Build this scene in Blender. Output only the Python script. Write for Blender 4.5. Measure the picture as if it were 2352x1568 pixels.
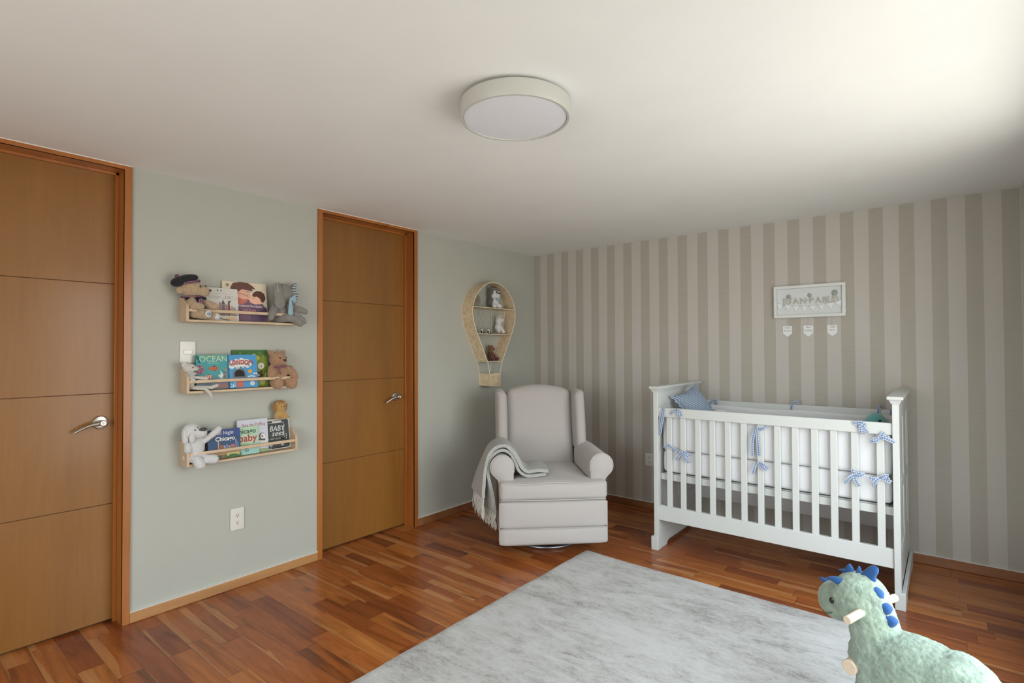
import bpy, bmesh, math, random
from mathutils import Vector, Matrix, Euler, noise
random.seed(7)
for o in list(bpy.data.objects): bpy.data.objects.remove(o)
SC = bpy.context.scene
COL = SC.collection
PI = math.pi
RH = 2.35            # room height
RX = 3.625           # window wall
RY = -5.70           # wall behind the camera

# ------------------------------------------------------------------ camera
cam_d = bpy.data.cameras.new('camera'); cam = bpy.data.objects.new('camera', cam_d); COL.objects.link(cam)
yaw, pitch, roll = 0.683692771, 0.0153414833, -0.00413891887
Fw = Vector((-math.sin(yaw)*math.cos(pitch), math.cos(yaw)*math.cos(pitch), math.sin(pitch)))
Rt = Vector((math.cos(yaw), math.sin(yaw), 0)); Up = Rt.cross(Fw)
R2 = Rt*math.cos(roll)+Up*math.sin(roll); U2 = -Rt*math.sin(roll)+Up*math.cos(roll)
cam.matrix_world = Matrix.Translation((3.26808766, -4.37631650, 1.39409702)) @ Matrix((R2, U2, -Fw)).transposed().to_4x4()
cam_d.sensor_width = 36; cam_d.lens = 36*1224.33/2352
cam_d.clip_start = 0.05
SC.camera = cam

# ------------------------------------------------------------------ world, daylight, exposure
W = bpy.data.worlds.new('daylight'); SC.world = W; W.use_nodes = True
wn = W.node_tree; wn.nodes.clear()
wo = wn.nodes.new('ShaderNodeOutputWorld'); wb = wn.nodes.new('ShaderNodeBackground')
tc = wn.nodes.new('ShaderNodeTexCoord'); sx = wn.nodes.new('ShaderNodeSeparateXYZ'); mr = wn.nodes.new('ShaderNodeMapRange'); cr = wn.nodes.new('ShaderNodeValToRGB')
wn.links.new(tc.outputs['Generated'], sx.inputs[0]); wn.links.new(sx.outputs['Z'], mr.inputs[0])
mr.inputs[1].default_value = -1; mr.inputs[2].default_value = 1
cr.color_ramp.elements[0].position = 0.0; cr.color_ramp.elements[0].color = (0.40, 0.385, 0.355, 1)
cr.color_ramp.elements[1].position = 1.0; cr.color_ramp.elements[1].color = (0.62, 0.79, 0.96, 1)
e = cr.color_ramp.elements.new(0.49); e.color = (0.58, 0.565, 0.53, 1)
e = cr.color_ramp.elements.new(0.56); e.color = (0.86, 0.92, 0.95, 1)
wn.links.new(mr.outputs[0], cr.inputs[0]); wn.links.new(cr.outputs[0], wb.inputs[0]); wb.inputs[1].default_value = 11.5
wn.links.new(wb.outputs[0], wo.inputs[0])
WY0, WY1, WZ0, WZ1 = -3.15, -1.25, 0.20, 2.15      # window opening in the right wall
def area(name, loc, rot, sx_, sy_, power, color, portal=False):
    l = bpy.data.lights.new(name, 'AREA'); l.shape = 'RECTANGLE'; l.size = sx_; l.size_y = sy_
    l.energy = power; l.color = color
    if portal: l.cycles.is_portal = True
    o = bpy.data.objects.new(name, l); COL.objects.link(o); o.location = loc; o.rotation_euler = rot
    return o
area('window_light', (RX+0.17, (WY0+WY1)/2, (WZ0+WZ1)/2), (0, PI/2, 0), WZ1-WZ0, WY1-WY0, 1, (1, 1, 1), portal=True)
BX0, BX1, BZ0, BZ1 = 1.3, 3.3, 0.4, 2.15            # window in the wall behind the camera
area('rear_window_light', ((BX0+BX1)/2, RY-0.17, (BZ0+BZ1)/2), (PI/2, 0, 0), BX1-BX0, BZ1-BZ0, 1, (1, 1, 1), portal=True)
SC.view_settings.view_transform = 'Standard'; SC.view_settings.look = 'None'
SC.view_settings.gamma = 1; SC.view_settings.use_curve_mapping = False
SC.view_settings.exposure = -0.36

# ------------------------------------------------------------------ materials
def srgb(r, g, b):
    f = lambda c: (c/255/12.92) if c/255 <= 0.04045 else ((c/255+0.055)/1.055)**2.4
    return (f(r), f(g), f(b), 1)
def mat_new(name):
    m = bpy.data.materials.new(name); m.use_nodes = True; n = m.node_tree; n.nodes.clear()
    out = n.nodes.new('ShaderNodeOutputMaterial'); b = n.nodes.new('ShaderNodeBsdfPrincipled')
    n.links.new(b.outputs[0], out.inputs[0]); return m, n, b
class N:
    """tiny node helper"""
    def __init__(s, nt): s.t = nt
    def node(s, kind, **kw):
        n = s.t.nodes.new(kind)
        for k, v in kw.items(): setattr(n, k, v)
        return n
    def lk(s, a, b): s.t.links.new(a, b)
    def math(s, op, a, b=None, c=None):
        n = s.node('ShaderNodeMath', operation=op)
        for i, v in enumerate((a, b, c)):
            if v is None: continue
            if isinstance(v, (int, float)): n.inputs[i].default_value = v
            else: s.lk(v, n.inputs[i])
        return n.outputs[0]
    def mix(s, f, a, b, mode='MIX'):
        n = s.node('ShaderNodeMix', data_type='RGBA', blend_type=mode)
        for i, v in ((0, f), (6, a), (7, b)):
            if isinstance(v, (int, float)): n.inputs[i].default_value = v
            elif isinstance(v, tuple): n.inputs[i].default_value = v
            else: s.lk(v, n.inputs[i])
        return n.outputs[2]
    def coord(s, scale=(1, 1, 1), kind='Object', rot=(0, 0, 0)):
        tcn = s.node('ShaderNodeTexCoord'); mp = s.node('ShaderNodeMapping')
        mp.inputs['Scale'].default_value = scale; mp.inputs['Rotation'].default_value = rot
        s.lk(tcn.outputs[kind], mp.inputs[0]); return mp.outputs[0]
    def noise(s, vec, scale, detail=4, rough=0.5, dist=0.0):
        n = s.node('ShaderNodeTexNoise'); n.inputs['Scale'].default_value = scale; n.inputs['Detail'].default_value = detail
        n.inputs['Roughness'].default_value = rough; n.inputs['Distortion'].default_value = dist
        if vec is not None: s.lk(vec, n.inputs['Vector'])
        return n.outputs['Fac']
    def ramp(s, f, stops):
        n = s.node('ShaderNodeValToRGB'); el = n.color_ramp.elements
        while len(el) > 1: el.remove(el[-1])
        el[0].position = stops[0][0]; el[0].color = stops[0][1]
        for p_, c_ in stops[1:]: q = el.new(p_); q.color = c_
        s.lk(f, n.inputs[0]); return n.outputs[0]
    def bump(s, h, strength, dist, bsdf):
        n = s.node('ShaderNodeBump'); n.inputs['Strength'].default_value = strength; n.inputs['Distance'].default_value = dist
        s.lk(h, n.inputs['Height']); s.lk(n.outputs[0], bsdf.inputs['Normal'])
_mc = {}
def plain(name, col, rough=0.5, metal=0.0, coat=0.0, sheen=0.0, var=0.0, nscale=30, bump=0.0, bdist=0.002, spec=0.5):
    if name in _mc: return _mc[name]
    m, nt, b = mat_new(name); n = N(nt)
    b.inputs['Base Color'].default_value = col; b.inputs['Roughness'].default_value = rough
    b.inputs['Metallic'].default_value = metal; b.inputs['Coat Weight'].default_value = coat
    b.inputs['Sheen Weight'].default_value = sheen; b.inputs['Sheen Roughness'].default_value = 0.5
    b.inputs['Specular IOR Level'].default_value = spec
    v = n.coord()
    f = n.noise(v, nscale, 5, 0.6)
    k = max(var, 0.02)
    dk = tuple(c*(1-k) for c in col[:3])+(1,); lt = tuple(min(1, c*(1+k)) for c in col[:3])+(1,)
    n.lk(n.ramp(f, [(0.3, dk), (0.7, lt)]), b.inputs['Base Color'])
    if bump: n.bump(n.noise(v, nscale*3, 6, 0.7), bump, bdist, b)
    _mc[name] = m; return m
def plush(name, col, scale=90, depth=0.004, var=0.12):
    return plain(name, col, rough=0.95, sheen=0.5, var=var, nscale=scale, bump=0.9, bdist=depth, spec=0.15)
def fabric(name, col, scale=500, var=0.06, bump=0.25, rough=0.9, sheen=0.25):
    return plain(name, col, rough=rough, sheen=sheen, var=var, nscale=scale, bump=bump, bdist=0.0006, spec=0.2)
def wood(name, c1, c2, c3, axis='Z', grain=6.0, rough=0.35, coat=0.0, bump=0.05, crough=0.12):
    if name in _mc: return _mc[name]
    m, nt, b = mat_new(name); n = N(nt)
    sc = {'Z': (1, 1, 0.07), 'X': (0.07, 1, 1), 'Y': (1, 0.07, 1)}[axis]
    v = n.coord(sc)
    big = n.noise(v, grain, 4, 0.55, 0.6); fine = n.noise(v, grain*22, 5, 0.65)
    f = n.math('ADD', n.math('MULTIPLY', big, 0.72), n.math('MULTIPLY', fine, 0.28))
    n.lk(n.ramp(f, [(0.32, c1), (0.5, c2), (0.68, c3)]), b.inputs['Base Color'])
    b.inputs['Roughness'].default_value = rough; b.inputs['Coat Weight'].default_value = coat; b.inputs['Coat Roughness'].default_value = crough
    n.bump(fine, bump, 0.001, b); _mc[name] = m; return m

M_CEIL = plain('ceiling_paint', (0.83, 0.83, 0.805, 1), rough=0.9, var=0.012, nscale=2.5, bump=0.05)
M_SAGE = plain('sage_paint', (0.445, 0.450, 0.395, 1), rough=0.75, var=0.02, nscale=3, bump=0.06)
M_WHITEWALL = plain('pale_paint', (0.62, 0.62, 0.58, 1), rough=0.8, var=0.02, nscale=3)
M_CRIB = plain('crib_white_lacquer', (0.56, 0.575, 0.55, 1), rough=0.38, var=0.01, nscale=5)
M_FRAMEW = plain('frame_white', (0.70, 0.72, 0.70, 1), rough=0.5, var=0.01, nscale=5)
M_PLASTIC = plain('switch_plastic', (0.68, 0.66, 0.60, 1), rough=0.3, var=0.01, nscale=5)
M_DARKHOLE = plain('socket_slot', (0.02, 0.02, 0.02, 1), rough=0.6)
M_CHROME = plain('satin_nickel', (0.55, 0.52, 0.47, 1), rough=0.28, metal=1.0, var=0.03)
M_STEELD = plain('dark_steel', (0.26, 0.26, 0.27, 1), rough=0.3, metal=0.9)
M_CHAIR = fabric('oatmeal_linen', (0.43, 0.395, 0.37, 1), 700, 0.05)
M_PIPING = fabric('piping_cord', (0.475, 0.44, 0.41, 1), 900, 0.04)
M_THROW = plain('grey_wool_throw', (0.45, 0.445, 0.41, 1), rough=0.95, sheen=0.3, var=0.22, nscale=130, bump=1.0, bdist=0.004, spec=0.1)
M_FRINGE = plain('cream_wool_fringe', (0.66, 0.64, 0.57, 1), rough=0.95, sheen=0.3, var=0.1, nscale=200)
M_MUSLIN = fabric('white_muslin', (0.66, 0.66, 0.665, 1), 300, 0.03, 0.35)
M_MATT = fabric('mattress_sheet', (0.62, 0.61, 0.60, 1), 300, 0.03)
M_DOOR = wood('door_veneer', (0.190, 0.076, 0.011, 1), (0.245, 0.101, 0.015, 1), (0.290, 0.124, 0.021, 1), 'Z', 3.0, 0.42, 0.24, 0.02, 0.16)
M_JAMB = wood('door_frame_wood', (0.29, 0.088, 0.014, 1), (0.37, 0.122, 0.020, 1), (0.45, 0.160, 0.030, 1), 'Z', 8.0, 0.40, 0.35, 0.03, 0.2)
M_GROOVE = plain('door_groove', (0.09, 0.032, 0.008, 1), rough=0.7)
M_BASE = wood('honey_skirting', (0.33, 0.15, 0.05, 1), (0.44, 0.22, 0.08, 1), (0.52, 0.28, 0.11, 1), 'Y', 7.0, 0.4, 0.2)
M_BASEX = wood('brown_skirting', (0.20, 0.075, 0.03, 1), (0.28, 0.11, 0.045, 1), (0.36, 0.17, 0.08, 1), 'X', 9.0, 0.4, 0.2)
M_PINE = wood('pale_beech', (0.50, 0.355, 0.22, 1), (0.57, 0.42, 0.27, 1), (0.62, 0.47, 0.31, 1), 'Y', 8.0, 0.5, 0.0)
M_PINEZ = wood('pale_beech_upright', (0.46, 0.335, 0.215, 1), (0.53, 0.39, 0.255, 1), (0.58, 0.43, 0.29, 1), 'Z', 8.0, 0.5, 0.0)
M_PEG = wood('pale_birch_dowel', (0.60, 0.46, 0.33, 1), (0.67, 0.53, 0.39, 1), (0.72, 0.59, 0.46, 1), 'Y', 10.0, 0.45, 0.0)
M_CAULK = plain('white_caulk', (0.75, 0.72, 0.66, 1), rough=0.6)

def make_floor_mat():
    m, nt, b = mat_new('plank_floor'); n = N(nt)
    tcn = n.node('ShaderNodeTexCoord'); sp = n.node('ShaderNodeSeparateXYZ'); n.lk(tcn.outputs['Object'], sp.inputs[0])
    X, Y = sp.outputs[0], sp.outputs[1]
    Wd = 0.0975
    yy = n.math('DIVIDE', n.math('ADD', Y, 10.0+2.343-0.0), Wd)
    row = n.math('FLOOR', yy); fy = n.math('FRACT', yy)
    wr = n.node('ShaderNodeTexWhiteNoise', noise_dimensions='1D'); n.lk(row, wr.inputs['W'])
    sr = n.node('ShaderNodeSeparateColor'); n.lk(wr.outputs['Color'], sr.inputs[0])
    ln = n.math('ADD', n.math('MULTIPLY', sr.outputs[0], 0.22), 0.34)
    xx = n.math('DIVIDE', n.math('ADD', n.math('ADD', X, 8.0), n.math('MULTIPLY', sr.outputs[1], 3.0)), ln)
    # uneven plank lengths
    xx = n.math('ADD', xx, n.math('MULTIPLY', n.math('SINE', n.math('ADD', n.math('MULTIPLY', xx, 2.3), n.math('MULTIPLY', sr.outputs[2], 40))), 0.27))
    cell = n.math('FLOOR', xx); fx = n.math('FRACT', xx)
    cb = n.node('ShaderNodeCombineXYZ'); n.lk(row, cb.inputs[0]); n.lk(cell, cb.inputs[1])
    wc = n.node('ShaderNodeTexWhiteNoise', noise_dimensions='3D'); n.lk(cb.outputs[0], wc.inputs['Vector'])
    sc_ = n.node('ShaderNodeSeparateColor'); n.lk(wc.outputs['Color'], sc_.inputs[0])
    r1, r2, r3 = sc_.outputs[0], sc_.outputs[1], sc_.outputs[2]
    # grain coordinates: stretched along x, shifted per plank
    gx = n.math('ADD', n.math('MULTIPLY', X, 0.9), n.math('MULTIPLY', r1, 31))
    gy = n.math('ADD', n.math('MULTIPLY', Y, 9.0), n.math('MULTIPLY', r2, 57))
    gv = n.node('ShaderNodeCombineXYZ'); n.lk(gx, gv.inputs[0]); n.lk(gy, gv.inputs[1]); n.lk(n.math('MULTIPLY', r3, 19), gv.inputs[2])
    g1 = n.noise(gv.outputs[0], 1.4, 6, 0.62, 1.6)
    g2 = n.noise(gv.outputs[0], 14, 6, 0.7, 0.3)
    base = n.ramp(r1, [(0.0, (0.185, 0.047, 0.013, 1)), (0.18, (0.262, 0.068, 0.017, 1)), (0.55, (0.340, 0.098, 0.022, 1)), (0.88, (0.395, 0.128, 0.029, 1)), (1.0, (0.44, 0.160, 0.040, 1))])
    grain = n.ramp(g1, [(0.30, (0.34, 0.28, 0.25, 1)), (0.44, (0.86, 0.82, 0.78, 1)), (0.52, (1.0, 1.0, 1.0, 1)), (0.68, (1.32, 1.42, 1.5, 1))])
    c = n.mix(0.75, base, grain, 'MULTIPLY')
    c = n.mix(0.35, c, n.ramp(g2, [(0.35, (0.72, 0.68, 0.66, 1)), (0.65, (1.12, 1.12, 1.12, 1))]), 'MULTIPLY')
    # pale sapwood tongues along one edge of some planks, dark heart figure in others
    tong = n.math('SUBTRACT', n.math('ADD', n.math('MULTIPLY', n.noise(gv.outputs[0], 0.9, 2, 0.5), 1.7), n.math('MULTIPLY', r3, 0.75)), n.math('ADD', n.math('MULTIPLY', fy, 0.95), 1.22))
    tf = n.ramp(tong, [(0.0, (0, 0, 0, 1)), (0.03, (1, 1, 1, 1))])
    c = n.mix(n.math('MULTIPLY', tf, 0.7), c, n.mix(0.5, (0.47, 0.21, 0.075, 1), grain, 'MULTIPLY'))
    heart = n.math('MULTIPLY', n.math('GREATER_THAN', r2, 0.72), n.ramp(n.noise(gv.outputs[0], 0.8, 3, 0.6, 2.0), [(0.55, (0, 0, 0, 1)), (0.64, (1, 1, 1, 1))]))
    c = n.mix(n.math('MULTIPLY', heart, 0.6), c, (0.055, 0.017, 0.009, 1))
    # hairline gaps
    e1 = n.math('MINIMUM', fy, n.math('SUBTRACT', 1.0, fy)); e2 = n.math('MULTIPLY', n.math('MINIMUM', fx, n.math('SUBTRACT', 1.0, fx)), 4.2)
    ed = n.math('MINIMUM', e1, e2)
    gap = n.ramp(ed, [(0.0, (0, 0, 0, 1)), (0.018, (1, 1, 1, 1))])
    c = n.mix(n.math('MULTIPLY', n.math('SUBTRACT', 1.0, gap), 0.62), c, (0.03, 0.011, 0.006, 1))
    n.lk(c, b.inputs['Base Color'])
    rg = n.ramp(n.noise(n.coord(), 2.0, 3), [(0.3, (0.24, 0.24, 0.24, 1)), (0.7, (0.36, 0.36, 0.36, 1))]); n.lk(rg, b.inputs['Roughness'])
    b.inputs['Coat Weight'].default_value = 0.18; b.inputs['Coat Roughness'].default_value = 0.14; b.inputs['Specular IOR Level'].default_value = 0.35
    n.bump(gap, 0.25, 0.0008, b); return m
M_FLOOR = make_floor_mat()

def make_stripe_mat():
    m, nt, b = mat_new('striped_wallpaper'); n = N(nt)
    tcn = n.node('ShaderNodeTexCoord'); sp = n.node('ShaderNodeSeparateXYZ'); n.lk(tcn.outputs['Object'], sp.inputs[0])
    t = n.math('FRACT', n.math('DIVIDE', n.math('ADD', sp.outputs[0], 0.0045), 0.1687))
    dark = n.math('LESS_THAN', t, 0.487)
    v = n.coord((3.0, 1, 260)); thr = n.noise(v, 1.0, 4, 0.7)
    d = n.mix(0.5, (0.415, 0.385, 0.33, 1), n.ramp(thr, [(0.3, (0.375, 0.345, 0.295, 1)), (0.7, (0.455, 0.425, 0.365, 1))]))
    l = n.mix(0.5, (0.52, 0.49, 0.45, 1), n.ramp(thr, [(0.3, (0.50, 0.47, 0.43, 1)), (0.7, (0.54, 0.51, 0.47, 1))]))
    n.lk(n.mix(dark, l, d), b.inputs['Base Color'])
    b.inputs['Roughness'].default_value = 0.72
    n.bump(n.math('MULTIPLY', thr, dark), 0.25, 0.001, b); return m
M_STRIPE = make_stripe_mat()

def make_rug_mat():
    m, nt, b = mat_new('faded_grey_rug'); n = N(nt)
    v = n.coord((0.75, 2.0, 1)); w = n.coord((1, 1, 1))
    a = n.noise(v, 4.5, 8, 0.72, 0.5); c2 = n.noise(w, 1.7, 5, 0.6); fine = n.noise(w, 170, 4, 0.8)
    mot = n.noise(n.coord((0.8, 1.6, 1)), 26, 12, 0.92, 0.5)
    f = n.math('ADD', n.math('ADD', n.math('MULTIPLY', a, 0.34), n.math('MULTIPLY', c2, 0.17)), n.math('ADD', n.math('MULTIPLY', mot, 0.46), n.math('MULTIPLY', fine, 0.09)))
    col = n.ramp(f, [(0.45, (0.25, 0.23, 0.212, 1)), (0.49, (0.37, 0.35, 0.328, 1)), (0.525, (0.460, 0.445, 0.420, 1)), (0.585, (0.54, 0.53, 0.51, 1))])
    n.lk(col, b.inputs['Base Color'])
    b.inputs['Roughness'].default_value = 0.95; b.inputs['Sheen Weight'].default_value = 0.2; b.inputs['Specular IOR Level'].default_value = 0.15
    n.bump(n.math('ADD', fine, n.noise(v, 60, 5, 0.8)), 0.5, 0.002, b); return m
M_RUG = make_rug_mat()

def make_gingham(name, kind, size, c_dark=(0.085, 0.150, 0.30, 1), c_lt=(0.52, 0.57, 0.64, 1), axes=(0, 1)):
    m, nt, b = mat_new(name); n = N(nt)
    tcn = n.node('ShaderNodeTexCoord'); sp = n.node('ShaderNodeSeparateXYZ'); n.lk(tcn.outputs[kind], sp.inputs[0])
    a = n.math('GREATER_THAN', n.math('FRACT', n.math('ADD', n.math('DIVIDE', sp.outputs[axes[0]], size), 50.0)), 0.5)
    c = n.math('GREATER_THAN', n.math('FRACT', n.math('ADD', n.math('DIVIDE', sp.outputs[axes[1]], size), 50.0)), 0.5)
    s = n.math('MULTIPLY', n.math('ADD', a, c), 0.5)
    n.lk(n.mix(s, c_lt, c_dark), b.inputs['Base Color'])
    b.inputs['Roughness'].default_value = 0.9; b.inputs['Specular IOR Level'].default_value = 0.2
    n.bump(n.noise(n.coord(), 900, 3), 0.15, 0.0004, b); return m
M_GING = make_gingham('gingham_ribbon', 'UV', 1.0)
M_GINGP = make_gingham('gingham_cushion_cloth', 'UV', 0.0125, c_dark=(0.070, 0.120, 0.215, 1), c_lt=(0.40, 0.45, 0.50, 1))
def make_wicker():
    m, nt, b = mat_new('woven_rattan'); n = N(nt)
    tcn = n.node('ShaderNodeTexCoord'); sp = n.node('ShaderNodeSeparateXYZ'); n.lk(tcn.outputs['UV'], sp.inputs[0])
    u, v = sp.outputs[0], sp.outputs[1]
    wv = n.math('SINE', n.math('MULTIPLY', u, 2*PI/0.0056))
    ph = n.math('MULTIPLY', n.math('FLOOR', n.math('DIVIDE', u, 0.0056)), PI)
    wu = n.math('SINE', n.math('ADD', n.math('MULTIPLY', v, 2*PI/0.02), ph))
    h = n.math('ADD', n.math('MULTIPLY', wv, 0.5), n.math('MULTIPLY', wu, 0.5))
    nz = n.noise(n.coord((1, 1, 1)), 35, 4, 0.6)
    f = n.math('ADD', n.math('MULTIPLY', h, 0.10), nz)
    n.lk(n.ramp(f, [(0.25, (0.50, 0.37, 0.22, 1)), (0.5, (0.66, 0.52, 0.34, 1)), (0.75, (0.78, 0.65, 0.46, 1))]), b.inputs['Base Color'])
    b.inputs['Roughness'].default_value = 0.7; n.bump(h, 0.5, 0.0012, b); return m
M_WICK = make_wicker()
M_RATTAN = plain('rattan_cane', (0.80, 0.68, 0.50, 1), rough=0.5, var=0.08, nscale=60)

def make_glass():
    m = bpy.data.materials.new('window_glass'); m.use_nodes = True; nt = m.node_tree; nt.nodes.clear(); n = N(nt)
    out = n.node('ShaderNodeOutputMaterial'); tr = n.node('ShaderNodeBsdfTransparent'); gl = n.node('ShaderNodeBsdfGlossy'); gl.inputs['Roughness'].default_value = 0.02
    mx = n.node('ShaderNodeMixShader'); mx.inputs[0].default_value = 0.04
    n.lk(tr.outputs[0], mx.inputs[1]); n.lk(gl.outputs[0], mx.inputs[2]); n.lk(mx.outputs[0], out.inputs[0]); return m
M_GLASS = make_glass()

# ------------------------------------------------------------------ mesh builder
def basis(d):
    d = Vector(d).normalized(); a = Vector((0, 0, 1)) if abs(d.z) < 0.9 else Vector((1, 0, 0))
    u = a.cross(d).normalized(); return u, d.cross(u)
ROOTM = {}
class MB:
    def __init__(s): s.v = []; s.f = []; s.m = []; s.uv = {}
    def add(s, vs, fs, mat=0, uvs=None):
        b = len(s.v); s.v += [tuple(x) for x in vs]
        for i, f in enumerate(fs):
            if uvs: s.uv[len(s.f)] = uvs[i]
            s.f.append([b+k for k in f]); s.m.append(mat)
        return s
    def box(s, x0, x1, y0, y1, z0, z1, mat=0):
        v = [(x, y, z) for z in (z0, z1) for y in (y0, y1) for x in (x0, x1)]
        return s.add(v, [(0, 2, 3, 1), (4, 5, 7, 6), (0, 1, 5, 4), (2, 6, 7, 3), (0, 4, 6, 2), (1, 3, 7, 5)], mat)
    def obox(s, c, size, rot, mat=0):
        R = rot if isinstance(rot, Matrix) else Euler(rot).to_matrix(); c = Vector(c); hx, hy, hz = (q/2 for q in size)
        v = [c+R@Vector((x, y, z)) for z in (-hz, hz) for y in (-hy, hy) for x in (-hx, hx)]
        return s.add(v, [(0, 2, 3, 1), (4, 5, 7, 6), (0, 1, 5, 4), (2, 6, 7, 3), (0, 4, 6, 2), (1, 3, 7, 5)], mat)
    def tube(s, pts, r, seg=10, mat=0, closed=False, cap=True):
        pts = [Vector(p) for p in pts]; n = len(pts); rs = r if isinstance(r, (list, tuple)) else [r]*n
        V = []; u = None
        for i, p in enumerate(pts):
            a = pts[(i-1) % n] if (closed or i > 0) else p; b = pts[(i+1) % n] if (closed or i < n-1) else p
            t = (b-a).normalized() if (b-a).length > 1e-9 else Vector((0, 0, 1))
            if u is None: u, w = basis(t)
            else:
                u = (u - t*u.dot(t)); u = u.normalized() if u.length > 1e-6 else basis(t)[0]; w = t.cross(u)
            for k in range(seg):
                an = 2*PI*k/seg; V.append(p+(u*math.cos(an)+w*math.sin(an))*rs[i])
        F = []
        for i in range(n if closed else n-1):
            j = (i+1) % n
            for k in range(seg): F.append((i*seg+k, i*seg+(k+1) % seg, j*seg+(k+1) % seg, j*seg+k))
        if cap and not closed: F.append(tuple(range(seg))[::-1]); F.append(tuple((n-1)*seg+k for k in range(seg)))
        return s.add(V, F, mat)
    def cyl(s, a, b, r, seg=24, mat=0, r2=None): return s.tube([a, b], [r, r if r2 is None else r2], seg, mat)
    def lathe(s, prof, c=(0, 0, 0), axis=(0, 0, 1), seg=32, mat=0):
        ax = Vector(axis).normalized(); u, w = basis(ax); c = Vector(c); V = []; F = []
        for (r, h) in prof:
            for k in range(seg):
                an = 2*PI*k/seg; V.append(c+ax*h+(u*math.cos(an)+w*math.sin(an))*max(r, 1e-5))
        for i in range(len(prof)-1):
            for k in range(seg): F.append((i*seg+k, i*seg+(k+1) % seg, (i+1)*seg+(k+1) % seg, (i+1)*seg+k))
        return s.add(V, F, mat)
    def ell(s, c, r, rot=None, seg=20, rings=12, mat=0):
        r = (r, r, r) if isinstance(r, (int, float)) else r
        R = Matrix.Identity(3) if rot is None else (rot if isinstance(rot, Matrix) else Euler(rot).to_matrix()); c = Vector(c)
        V = [c+R@Vector((0, 0, -r[2]))]; F = []
        for i in range(1, rings):
            ph = -PI/2+PI*i/rings
            for k in range(seg):
                an = 2*PI*k/seg; V.append(c+R@Vector((r[0]*math.cos(ph)*math.cos(an), r[1]*math.cos(ph)*math.sin(an), r[2]*math.sin(ph))))
        V.append(c+R@Vector((0, 0, r[2]))); last = len(V)-1
        for k in range(seg): F.append((0, 1+(k+1) % seg, 1+k))
        for i in range(rings-2):
            for k in range(seg): F.append((1+i*seg+k, 1+i*seg+(k+1) % seg, 1+(i+1)*seg+(k+1) % seg, 1+(i+1)*seg+k))
        o = 1+(rings-2)*seg
        for k in range(seg): F.append((o+k, o+(k+1) % seg, last))
        return s.add(V, F, mat)
    def cap_(s, a, b, ra, rb, seg=16, mat=0):
        """tapered capsule"""
        a = Vector(a); b = Vector(b); d = b-a; L = d.length; dn = d.normalized(); pts = []; rs = []
        for i in range(1, 6): t = PI/2*i/5; pts.append(a-dn*ra*math.cos(t)); rs.append(max(ra*math.sin(t), 1e-4))
        for i in range(0, 5): t = PI/2*i/5; pts.append(b+dn*rb*math.sin(t)); rs.append(max(rb*math.cos(t), 1e-4))
        return s.tube(pts, rs, seg, mat)
    def prism(s, poly, fn, lo, hi, mat=0):
        """poly: 2-D outline; fn(a, b, t) -> point; extruded from t=lo to t=hi"""
        n = len(poly); V = [fn(a, b, lo) for a, b in poly]+[fn(a, b, hi) for a, b in poly]
        F = [tuple(range(n))[::-1], tuple(range(n, 2*n))]+[(k, (k+1) % n, n+(k+1) % n, n+k) for k in range(n)]
        return s.add(V, F, mat)
    def ribbon(s, pts, width, wdir=None, nrm=(0, -1, 0), mat=0, cell=0.011, thick=0.0012, widths=None):
        pts = [Vector(p) for p in pts]; n = len(pts); V = []; F = []; UV = []; L = 0; Ls = [0]
        for i in range(1, n): L += (pts[i]-pts[i-1]).length; Ls.append(L)
        for i, p in enumerate(pts):
            t = (pts[min(i+1, n-1)]-pts[max(i-1, 0)]).normalized()
            if wdir is None:
                w = t.cross(Vector(nrm)); w = w.normalized() if w.length > 1e-5 else Vector((1, 0, 0))
            else: w = Vector(wdir)
            nn = t.cross(w).normalized(); hw = (widths[i] if widths else width)/2
            V += [p-w*hw-nn*thick/2, p+w*hw-nn*thick/2, p+w*hw+nn*thick/2, p-w*hw+nn*thick/2]
        for i in range(n-1):
            a = 4*i; b = a+4; u0, u1 = Ls[i]/cell, Ls[i+1]/cell; wv = width/cell
            for k in range(4):
                k2 = (k+1) % 4; F.append((a+k, a+k2, b+k2, b+k))
                vs = {0: (0, wv), 1: (wv, wv), 2: (wv, 0), 3: (0, 0)}[k]
                UV.append([(u0, vs[0]), (u0, vs[1]), (u1, vs[1]), (u1, vs[0])])
        F.append((0, 1, 2, 3)); UV.append([(0, 0)]*4); a = 4*(n-1); F.append((a+3, a+2, a+1, a)); UV.append([(0, 0)]*4)
        return s.add(V, F, mat, UV)
    def cushion(s, x0, x1, y0, y1, z0, z1, r=0.03, bulge=(0, 0, 0), n=14, mat=0, fn=None):
        """rounded box with domed faces"""
        c = Vector(((x0+x1)/2, (y0+y1)/2, (z0+z1)/2)); h = Vector(((x1-x0)/2, (y1-y0)/2, (z1-z0)/2)); r = min(r, h.x, h.y, h.z)
        bm = bmesh.new(); bmesh.ops.create_cube(bm, size=2.0)
        bmesh.ops.subdivide_edges(bm, edges=bm.edges[:], cuts=n, use_grid_fill=True)
        bm.verts.ensure_lookup_table(); V = []
        for q in bm.verts:
            p = q.co
            # denser near the edges
            g = Vector([math.copysign(1-(1-abs(t))**1.0, t) for t in p])
            P = Vector((g.x*h.x, g.y*h.y, g.z*h.z)); I = Vector([max(-h[i]+r, min(h[i]-r, P[i])) for i in range(3)])
            D = P-I
            if D.length > 1e-9:
                m_ = max(abs(D[i]) for i in range(3)); P = I+D.normalized()*m_
            for i in range(3):
                j, k = (i+1) % 3, (i+2) % 3
                P[i] += math.copysign(1, g[i])*bulge[i]*abs(g[i])*(1-g[j]**2)*(1-g[k]**2)
            P = c+P
            if fn: P = Vector(fn(P))
            V.append(P)
        F = [[v.index for v in f.verts] for f in bm.faces]; bm.free(); return s.add(V, F, mat)
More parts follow.
